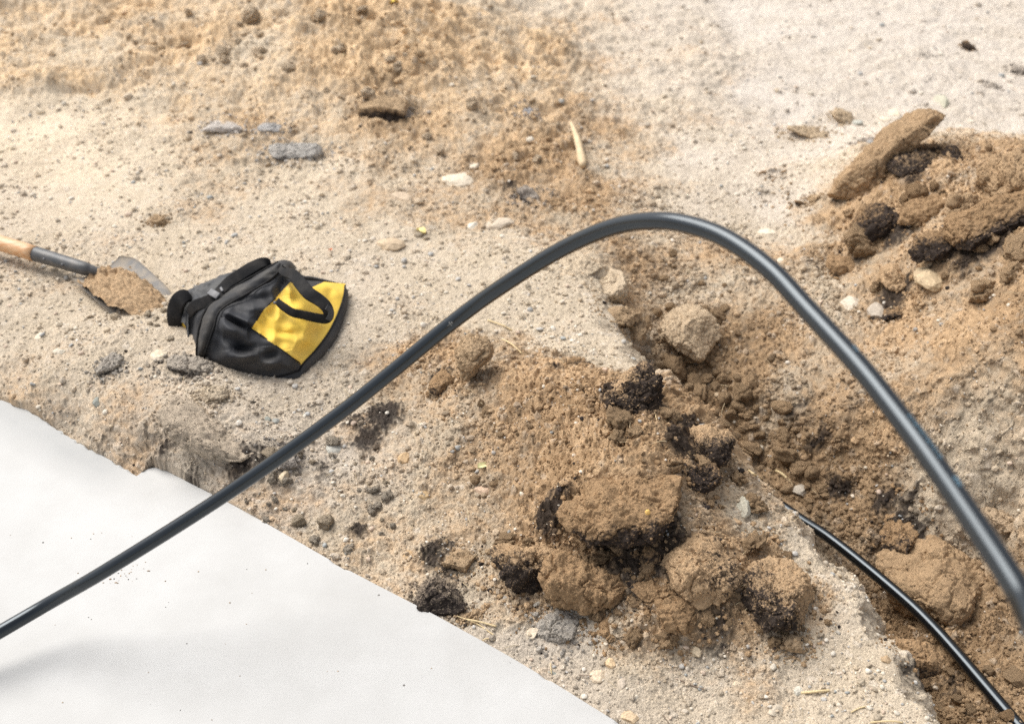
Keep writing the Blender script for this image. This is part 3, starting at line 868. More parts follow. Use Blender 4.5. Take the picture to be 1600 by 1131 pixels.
# ------------------------------------------------------------------ tool bag
def build_bag():
    Z0 = 0.062
    K = 4.706
    def B3(zx, zy, z): return P(230 + zx / K, 380 + zy / K, Z0 + z)
    def grid_surface(table, nu, nv):
        rows = [catmull([B3(*c) for c in r], nv) for r in table]
        rows = np.array(rows)
        return np.stack([catmull(rows[:, j], nu) for j in range(nv)], 1)
    def px_grid(table, nu, nv):
        rows = np.array([catmull([(c[0], c[1], c[2]) for c in r], nv) for r in table])
        return np.stack([catmull(rows[:, j], nu) for j in range(nv)], 1)
    root = empty("tool_bag", tuple(B3(800, 800, 0)))
    tag(root, "slumped black and yellow cloth tool bag with strap handles", "tool bag")
    def local(V): return np.asarray(V) - np.array(root.location)
    def part(name, V, Fq, mat, parent=root, smooth=True):
        V = local(V)
        return obj(name, quads_mesh(name, V, Fq, None, smooth), mat, parent)
    def grid_faces(nu, nv, keep=None):
        Fq = []
        for i in range(nu - 1):
            for j in range(nv - 1):
                if keep is not None and not keep[i, j]: continue
                Fq.append((i * nv + j, i * nv + j + 1, (i + 1) * nv + j + 1, (i + 1) * nv + j))
        return Fq
    # front panel: rows run from the near end to the far end, columns from the zip band to the base
    T = [[(395,868,.004),(560,935,.006),(760,975,.006),(960,982,.006),(1118,938,.008)],
         [(430,790,.045),(600,810,.065),(800,815,.062),(980,852,.045),(1150,884,.018)],
         [(488,630,.092),(630,645,.104),(810,665,.09),(1010,722,.066),(1238,790,.022)],
         [(540,492,.120),(690,505,.122),(860,525,.105),(1060,592,.085),(1334,660,.026)],
         [(735,372,.130),(835,392,.128),(970,415,.112),(1140,462,.09),(1404,520,.026)],
         [(890,277,.132),(965,292,.124),(1060,312,.108),(1215,362,.086),(1446,392,.028)],
         [(1000,160,.128),(1075,195,.105),(1150,262,.08),(1305,284,.052),(1458,298,.026)]]
    nu, nv = 170, 150
    pg = px_grid(T, nu, nv)
    zx, zy, zz = pg[..., 0], pg[..., 1], pg[..., 2].copy()
    def seg_d(a, b):
        e = np.array([b[0] - a[0], b[1] - a[1]]); l2 = e @ e
        t = np.clip(((zx - a[0]) * e[0] + (zy - a[1]) * e[1]) / l2, 0, 1)
        return np.hypot(zx - a[0] - t * e[0], zy - a[1] - t * e[1]), ((zx - a[0]) * e[1] - (zy - a[1]) * e[0]) / math.sqrt(l2), t
    u = np.linspace(0, 1, nu)[:, None]; v = np.linspace(0, 1, nv)[None]
    env = np.minimum(1, np.minimum(u, 1 - u) * 9) * np.minimum(1, np.minimum(v, 1 - v) * 9)
    wr = fbm2(zx / 210, zy / 170, 2, 7) * .011 + (.5 - np.abs(fbm2(zx / 190, zy / 240, 2, 9, .4)) * 1.6) * .0075
    zz += wr * env
    for a, b, amp, w, sk in (((545,535),(790,650),.014,26,1),((640,785),(820,765),.016,36,-1),((720,420),(930,400),.012,38,-1),((930,640),(1090,668),.004,26,-1),((980,800),(820,840),.008,40,1),((500,640),(700,780),.009,44,1),((1140,560),(1260,690),.004,40,-1),((1000,210),(980,400),.01,34,1)):
        d, s, t = seg_d(a, b)
        zz += env * (-amp * np.exp(-(d / w) ** 2) + .8 * amp * np.exp(-((d - w * 1.6) / (w * 1.1)) ** 2) * (s * sk > 0)) * np.sin(np.pi * np.clip(t * .9 + .05, 0, 1))
    V = np.array([[B3(zx[i, j], zy[i, j], zz[i, j]) for j in range(nv)] for i in range(nu)]).reshape(-1, 3)
    # yellow panel: a wedge widening towards the base
    yp = np.array([(765,630),(850,500),(950,400),(1050,288),(1105,300),(1200,330),(1320,276),(1470,280),(1475,420),(1445,480),(1350,665),(1235,800),(1130,893),(960,762)])
    cx = (zx[:-1, :-1] + zx[1:, 1:]) / 2; cy = (zy[:-1, :-1] + zy[1:, 1:]) / 2
    yel = inside_poly(cx, cy, yp)
    part("black_side_panel", V, grid_faces(nu, nv, ~yel), MAT_NYLON)
    part("yellow_side_panel", V, grid_faces(nu, nv, yel), MAT_YELLOW)
    def on_panel(a, b):
        k = np.argmin((zx - a) ** 2 + (zy - b) ** 2)
        return V[k]
    for line in ([(1128,888),(1045,825),(960,762),(865,698),(768,632)], [(768,632),(808,565),(850,500),(900,450),(945,408)], [(545,540),(620,578),(700,615),(768,632)]):
        pth = catmull([on_panel(a, b) + np.array([0, -.0006, .0012]) for a, b in line], 50)
        vv, ff = tube_data(pth, .0013, 6)
        part("seam", vv, ff, MAT_STRAP)
    # base and end walls: drop the outline to the ground
    G = V.reshape(nu, nv, 3)
    rim = np.vstack([G[0, :], G[1:, -1], G[-1, ::-1][1:]])
    n = len(rim); ctr = rim.mean(0)
    lev = []
    for k, (out, zf) in enumerate(((0.0, 1.0), (.012, .75), (.010, .4), (-.012, .0))):
        q = rim.copy(); dirv = q - ctr; dirv[:, 2] = 0; dirv /= np.linalg.norm(dirv, axis=1)[:, None]
        q += dirv * (out * np.concatenate([np.ones(nv + nu - 12), np.linspace(1, -1, 12), -np.ones(n - nv - nu)])[:, None]); q[:, 2] = (Z0 - .02) + (rim[:, 2] - Z0 + .02) * zf
        lev.append(q)
    W = np.array(lev).reshape(-1, 3)
    Fw = [(k * n + i, k * n + i + 1, (k + 1) * n + i + 1, (k + 1) * n + i) for k in range(3) for i in range(n - 1)]
    part("base_panel", W, Fw, MAT_NYLON)
    # piping along the base seam and the panel seam
    vv, ff = tube_data(rim[6:nv + nu - 6] + np.array([0, 0, .001]), .0022, 6)
    part("piping", vv, ff, MAT_STRAP)
    # zip band
    A = [(368,862,.002),(366,770,.04),(385,610,.078),(440,478,.102),(560,376,.116),(680,300,.124),(820,220,.128),(960,140,.124)]
    Bc = [(395,868,.004),(430,790,.047),(488,630,.094),(540,492,.122),(735,372,.132),(890,277,.134),(960,215,.133),(1000,160,.129)]
    M = [((a[0]+b[0])/2-6, (a[1]+b[1])/2-6, (a[2]+b[2])/2 + .012) for a, b in zip(A, Bc)]
    A2 = [(a[0] + 4, a[1] + 14, a[2] - .03) for a in A]
    tb = [[A2[i], A[i], M[i], Bc[i], (Bc[i][0] + 8, Bc[i][1] + 4, Bc[i][2] - .004)] for i in range(8)]
    nu2, nv2 = 110, 26
    Gb = grid_surface(tb, nu2, nv2)
    Gb[..., 2] += .0035 * fbm2(np.linspace(0, 9, nu2)[:, None] + 0 * np.arange(nv2), np.linspace(0, 2, nv2)[None] + 0 * np.arange(nu2)[:, None], 3, 4)
    band = part("zip_band", Gb.reshape(-1, 3), grid_faces(nu2, nv2), MAT_BAND)
    for line, nm, rr in ((A, "zip_edge", .0032), (Bc, "seam", .0024)):
        pth = catmull([B3(c[0], c[1], c[2] + .004) for c in line], 90)
        vv, ff = tube_data(pth, rr, 8)
        part(nm, vv, ff, MAT_STRAP, band)
    # far end cap of the band, folding over
    e = [[(890,215,.126),(985,170,.134),(1040,190,.128),(1085,205,.106)],[(915,165,.128),(985,136,.134),(1045,144,.127),(1090,188,.102)],[(925,150,.10),(985,124,.10),(1055,134,.09),(1098,182,.07)],[(930,160,.0),(990,140,.0),(1060,150,.0),(1100,190,.0)]]
    Ge = grid_surface(e, 24, 30); part("end_flap", Ge.reshape(-1, 3), grid_faces(24, 30), MAT_BAND)
    e = [[(1070,205,.098),(1150,280,.070),(1215,292,.056),(1300,296,.042),(1420,300,.024)],[(1118,222,.088),(1155,242,.084),(1205,246,.072),(1290,264,.05),(1410,292,.026)],[(1122,232,.03),(1162,246,.03),(1212,250,.02),(1296,268,.01),(1414,296,.0)],[(1122,240,-.02),(1162,254,-.02),(1212,258,-.02),(1296,274,-.02),(1414,300,-.02)]]
    Ge = grid_surface(e, 24, 30); part("far_end_panel", Ge.reshape(-1, 3), grid_faces(24, 30), MAT_NYLON)
    # folded gusset left of the band
    C = [(345,864,.0),(305,760,.012),(292,600,.03),(308,500,.058),(400,425,.09),(520,352,.108),(650,275,.116),(870,160,.12)]
    C0 = [(350,872,-.02),(300,780,-.02),(280,620,-.02),(300,520,.0),(390,440,.03),(520,365,.06),(650,290,.06),(870,170,.06)]
    tb = [[C0[i], C[i], ((A[i][0]*.5+C[i][0]*.5), (A[i][1]*.5+C[i][1]*.5), A[i][2]*.5 + C[i][2]*.5 - .022), (A[i][0] + 2, A[i][1] + 4, A[i][2] - .012)] for i in range(8)]
    Gg = grid_surface(tb, 90, 26)
    Gg[..., 2] += .006 * fbm2(np.linspace(0, 7, 90)[:, None] + 0 * np.arange(26), np.linspace(0, 3, 26)[None] + 0 * np.arange(90)[:, None], 2, 14)
    part("end_gusset", Gg.reshape(-1, 3), grid_faces(90, 26), MAT_NYLON)
    # rear half, grey lining showing
    D0 = [(300,640,.03),(310,520,.055),(400,430,.085),(520,356,.10),(650,280,.108),(860,165,.112)]
    D1 = [(275,600,.035),(285,450,.062),(370,370,.085),(470,320,.10),(590,262,.105),(770,178,.105)]
    D2 = [(240,575,.03),(236,410,.06),(340,325,.07),(440,296,.08),(560,236,.085),(720,190,.085)]
    D3 = [(235,610,-.02),(215,430,-.02),(330,330,-.02),(430,295,-.02),(560,240,-.02),(720,195,-.02)]
    tb = [[D3[i], D2[i], D1[i], D0[i]] for i in range(6)]
    Gr = grid_surface(tb, 80, 30)
    Gr[..., 2] += .012 * fbm2(np.linspace(0, 6, 80)[:, None] + 0 * np.arange(30), np.linspace(0, 3, 30)[None] + 0 * np.arange(80)[:, None], 3, 24)
    part("rear_panel", Gr.reshape(-1, 3), grid_faces(80, 30), MAT_GREYCLOTH)
    Yq = [[(248,575,.03),(268,560,.035),(292,580,.035)],[(250,620,.012),(272,622,.016),(296,625,.02)],[(270,668,-.01),(285,672,-.01),(300,668,-.01)]]
    part("rear_yellow_panel", grid_surface(Yq, 14, 14).reshape(-1, 3), grid_faces(14, 14), MAT_YELLOW)
    # straps
    def strap(name, ctrl, width, mat=MAT_STRAP, nrm=None, n=60, thick=.0035, parent=root):
        pth = catmull([B3(*c[:3]) for c in ctrl], n)
        if nrm is None: nn = np.tile([-.15, -.45, .9], (n, 1))
        else: nn = catmull(nrm, n)
        w = width if np.isscalar(width) else np.interp(np.linspace(0, 1, n), np.linspace(0, 1, len(width)), width)
        vv, ff = ribbon_data(pth, nn, w, thick)
        return part(name, vv, ff, mat, parent)
    # front carry handle: leaves the top seam, loops over the yellow panel and returns
    h = strap("carry_handle", [(975,190,.135),(1010,215,.146),(1075,235,.150),(1130,300,.150),(1190,370,.144),(1260,415,.136),(1315,465,.126),(1335,520,.112),(1315,556,.100),(1240,548,.100),(1150,528,.106),(1070,510,.112),(1000,465,.120),(955,425,.124)],
              [.012,.020,.026,.029,.029,.027,.025,.023,.021,.020,.019,.018,.017,.014], nrm=[(-.2,-.6,.7),(.1,-.7,.7),(.2,-.7,.7),(.2,-.75,.65),(.2,-.75,.65),(.2,-.75,.65),(.2,-.75,.65),(.1,-.85,.5),(-.1,-.9,.4),(-.1,-.9,.4),(-.1,-.9,.4),(-.1,-.85,.5),(-.1,-.8,.6),(-.1,-.7,.7)], thick=.005, n=90)
    strap("handle_stitching", [(1318,468,.130),(1345,490,.122),(1350,525,.112),(1330,565,.100)], .012, MAT_GREYCLOTH, nrm=[(.4,-.7,.6)] * 4, n=20, parent=h)
    rv, rf = ico(2)
    o = obj("rivet", quads_mesh("rivet", local(rv * np.array([.0042, .0042, .0035]) + B3(940, 438, .128)), rf), MAT_CHROME, root)
    # rear carry handle along the back edge
    h2 = strap("carry_handle", [(305,520,.070),(345,465,.095),(430,432,.112),(500,398,.120),(545,345,.126),(600,290,.130),(680,236,.136),(770,180,.14),(850,142,.138),(905,150,.124)], [.022,.026,.026,.026,.026,.027,.029,.029,.026,.018], nrm=[(-.2,-.75,.65)] * 10, n=80)
    # the wide strap end hanging at the near left corner
    strap("strap_end", [(310,385,.078),(268,392,.084),(232,425,.078),(210,480,.060),(202,545,.040),(208,600,.018),(220,632,.004)], [.026,.034,.038,.038,.036,.032,.022], nrm=[(-.1,-.7,.7),(-.1,-.75,.7),(-.25,-.8,.6),(-.25,-.85,.5),(-.2,-.85,.5),(-.1,-.85,.5),(0,-.8,.6)], n=50, thick=.008)
    bk = strap("buckle", [(455,352,.128),(490,372,.130),(525,392,.128)], .016, MAT_CHROME, n=10, thick=.003)
    strap("buckle_tongue", [(540,325,.134),(555,355,.132)], .006, MAT_CHROME, n=6, thick=.003, parent=bk)
build_bag()

# ------------------------------------------------------------------ shovel
def build_shovel():
    zg = .056
    root = empty("shovel", tuple(P(125, 420, zg)))
    tag(root, "shovel lying flat with orange wooden handle and sand on its steel blade", "shovel")
    def local(V): return np.asarray(V) - np.array(root.location)
    near = [(111,433,.024),(131,452,.019),(152,471,.016),(173,489,.010),(205,503,-.004),(240,511,-.012)]
    far = [(186,400,.024),(208,403,.022),(226,416,.018),(246,434,.013),(262,450,.010),(272,468,-.006)]
    nu, nv = 40, 30
    a = catmull([P(x, y, zg + z) for x, y, z in near], nu); b = catmull([P(x, y, zg + z) for x, y, z in far], nu)
    v = np.linspace(0, 1, nv)[None, :, None]
    G = a[:, None] * (1 - v) + b[:, None] * v
    u = np.linspace(0, 1, nu)
    G[..., 2] -= (.020 * (4 * v[..., 0] * (1 - v[..., 0])) ** .8) * (1 - .3 * u)[:, None]
    G[..., 2] += (.018 * np.exp(-((v[..., 0] - .5) / .14) ** 2)) * np.exp(-u / .22)[:, None]
    bot = G - np.array([0, 0, .0025])
    V = np.vstack([G.reshape(-1, 3), bot.reshape(-1, 3)])
    n = nu * nv; Fq = []
    for i in range(nu - 1):
        for j in range(nv - 1):
            q = i * nv + j
            Fq.append((q, q + 1, q + nv + 1, q + nv)); Fq.append((n + q, n + q + nv, n + q + nv + 1, n + q + 1))
    rim = [i * nv for i in range(nu)] + [(nu - 1) * nv + j for j in range(1, nv)] + [i * nv + nv - 1 for i in range(nu - 2, -1, -1)] + [j for j in range(nv - 2, 0, -1)]
    for i in range(len(rim)):
        p, q = rim[i], rim[(i + 1) % len(rim)]
        Fq.append((p, n + p, n + q, q))
    blade = obj("blade", quads_mesh("blade", local(V), Fq), MAT_STEEL, root)
    p0 = P(158, 427, zg + .018); p1 = P(126, 418, zg + .030); p2 = P(46, 394, zg + .040); p3 = P(-60, 362, zg + .042)
    d = (p3 - p2) / np.linalg.norm(p3 - p2)
    sock = catmull([p0, p0 * .5 + p1 * .5, p1, p1 * .5 + p2 * .5, p2], 30)
    rad = np.interp(np.linspace(0, 1, 30), [0, .2, .4, 1], [.008, .0135, .0165, .0195])
    vv, ff = tube_data(sock, rad, 20)
    so = obj("socket", quads_mesh("socket", local(vv), ff), MAT_SOCKET, root)
    for t in (.30, .66):
        c = p2 * (1 - t) + p1 * t
        view = np.array([0, 0, CAM_H]) - c; view /= np.linalg.norm(view)
        side = np.cross(d, view); dirn = view - .25 * np.cross(side, d) * 0
        rv, rf = ico(2)
        off = view * .0185 + np.array([0, -.006, -.004])
        obj("rivet", quads_mesh("rivet", local(rv * .0042 + c + off), rf), MAT_CHROME, so)
    hp = np.array([p2 + d * (-.02 + s) + np.array([0, 0, .015 * (s / .9) ** 2]) for s in np.linspace(0, 1.0, 40)])
    vv, ff = tube_data(hp, np.interp(np.linspace(0, 1, 40), [0, .9, .97, 1], [.0198, .0185, .017, .006]), 20)
    ang = math.atan2(d[1], d[0])
    o = obj("handle", quads_mesh("handle", local(vv), ff), MAT_WOOD, root)
    # the sand it carries
    nu2, nv2 = 110, 90
    U = np.linspace(.06, 1.12, nu2); Vv = np.linspace(.02, 1.0, nv2)
    iu = np.clip(U * (nu - 1), 0, nu - 1.001); jv = np.clip(Vv * (nv - 1), 0, nv - 1.001)
    i0 = iu.astype(int); j0 = jv.astype(int); fu = (iu - i0)[:, None, None]; fv = (jv - j0)[None, :, None]
    S = (G[i0][:, j0] * (1 - fu) + G[i0 + 1][:, j0] * fu) * (1 - fv) + (G[i0][:, j0 + 1] * (1 - fu) + G[i0 + 1][:, j0 + 1] * fu) * fv
    uu = U[:, None] + 0 * Vv; ww = Vv[None] + 0 * U[:, None]
    n1 = fbm2(uu * 5, ww * 5, 4, 33)
    e = 1 - ((np.minimum(uu, .62) - .62) / .55) ** 2 * 1.0 - (np.abs(ww - .37) / .46) ** 2.4 * 1.0 + .9 * n1 + .35 * fbm2(uu * 13, ww * 13, 3, 36) + .22
    hgt = np.maximum(-.004, .030 * np.tanh(1.2 * e)) + .006 * fbm2(uu * 16, ww * 16, 3, 34) * (e > 0)
    bb, _ = bumps2(S[..., 0].ravel(), S[..., 1].ravel(), .018, 77, .7); hgt += bb.reshape(hgt.shape) * .7 * (e > 0.05)
    S = S + np.array([0, 0, 1.0]) * hgt[..., None]
    me_c = (BROWN2 * .95 + SAND * .05) * (1.0 + .25 * perlin2(uu * 30, ww * 30, 5))[..., None]
    Fs = [(i * nv2 + j, i * nv2 + j + 1, (i + 1) * nv2 + j + 1, (i + 1) * nv2 + j) for i in range(nu2 - 1) for j in range(nv2 - 1)]
    o = obj("sand_heap", quads_mesh("sand_heap", S.reshape(-1, 3), Fs, me_c.reshape(-1, 3)), MAT_CLOD)
    tag(o, "small heap of brown sand lying on the shovel blade", "sand")
build_shovel()

# ------------------------------------------------------------------ single clods
def view_rot(deg, p):
    v = Vector((p[0], p[1], p[2] - CAM_H)).normalized()
    return Matrix.Rotation(math.radians(-deg), 3, v)

def size_axes(p, w, h, flat):
    m = depth_of(p) / F
    a = w * m / 2; H = h * m / 2
    c = flat * H
    dv = np.array(p) - np.array([0, 0, CAM_H]); dv /= np.linalg.norm(dv)
    s = -dv[2]; co = math.sqrt(1 - s * s)
    b = math.sqrt(max(.15 * H * H, H * H - (c * co) ** 2)) / s
    return a, min(b, 1.6 * a + .5 * H), c

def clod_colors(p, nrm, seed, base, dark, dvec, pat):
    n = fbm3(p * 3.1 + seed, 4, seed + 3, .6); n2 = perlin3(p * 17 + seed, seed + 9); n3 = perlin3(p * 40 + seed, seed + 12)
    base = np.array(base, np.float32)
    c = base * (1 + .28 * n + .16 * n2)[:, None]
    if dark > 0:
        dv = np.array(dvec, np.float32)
        t = dark - 1 + pat * (nrm @ dv) + .62 * n + .34 * n2 + .24 * n3  # patches of dark turf; towards dvec mostly shade painted on undersides
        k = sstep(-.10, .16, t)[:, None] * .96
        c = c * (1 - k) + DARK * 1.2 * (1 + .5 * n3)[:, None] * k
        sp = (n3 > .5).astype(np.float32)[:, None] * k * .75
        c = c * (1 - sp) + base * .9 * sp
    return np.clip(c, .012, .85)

CRUMB_POS, CRUMB_R, CRUMB_C = [], [], []
def clod(name, px, py, w, h, label, cat="clod", rot=0, lift=.35, seed=1, level=5, base=BROWN, dark=0, dvec=(0, -.6, -.6), pat=.6, facets=8, rough=.15, grain=.85, flat=.8, mat=None, cut=(.45, .85), group=None, hard=.92, boxy=.35, crumbs=1.0):
    p = hit(px, py)
    a, b, c = size_axes(p, w, h, flat)
    p = hit(px, py, c * lift)
    size = (a * b * c) ** (1 / 3)
    soil = mat is None
    if soil: level = min(7, max(5, level + 1))
    sh, f = rock_shape(level, seed, facets, rough, 6, 1.7, grain, size, cut, hard, (a, b, c) if soil else None, boxy if soil else 0.0)
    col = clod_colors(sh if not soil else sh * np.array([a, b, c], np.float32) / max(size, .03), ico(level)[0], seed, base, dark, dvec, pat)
    lim = np.percentile(np.abs(sh), 99.5, axis=0)
    V = sh / lim * np.array([a, b, c], np.float32)
    R = np.array(view_rot(rot, p))
    V = V @ R.T
    me = mesh_np(name, V, f, col)
    o = obj(name, me, mat or MAT_CLOD, loc=tuple(p))
    if soil and size > .012:
        rng = np.random.RandomState(seed + 5)
        nrm = V / (np.linalg.norm(V, axis=1)[:, None] + 1e-9)
        wgt = np.clip(nrm[:, 2] + .35, 0, 1) * np.where((nrm[:, 1] < .4), 1, .3)
        n = int(min(700, 38000 * size * size * 4))
        ix = rng.choice(len(V), n, p=wgt / wgt.sum())
        r = .0009 * (1 - rng.uniform(0, 1, n) * .94) ** (-1 / 2.0)
        CRUMB_POS.append(V[ix] + p + nrm[ix] * (r * .25)[:, None]); CRUMB_R.append(r)
        CRUMB_C.append(np.where(rng.uniform(0, 1, (n, 1)) < .8, col[ix], np.array(base)[None] * .8) * rng.uniform(.75, 1.25, (n, 1)))
        # fallen crumbs about its foot
        n = int(min(300, 5200 * size) * crumbs); t = rng.uniform(0, 6.28, n); k = 1 + np.abs(rng.normal(0, .38, n))
        xy = np.stack([p[0] + a * .95 * k * np.cos(t), p[1] + max(b, a * .7) * .95 * k * np.sin(t)], 1)
        keep = ~inside_poly(xy[:, 0], xy[:, 1], SLAB_POLY); xy = xy[keep]; n = len(xy)
        if n:
            r = .0013 * (1 - rng.uniform(0, 1, n) * .95) ** (-1 / 1.7)
            z = height(xy[:, 0], xy[:, 1])
            CRUMB_POS.append(np.column_stack([xy, z + r * .3])); CRUMB_R.append(r)
            CRUMB_C.append(np.where(rng.uniform(0, 1, (n, 1)) < dark * .12, DARK[None] * 1.6, np.array(base)[None]) * rng.uniform(.75, 1.25, (n, 1)))
    return tag(o, label, cat, group)

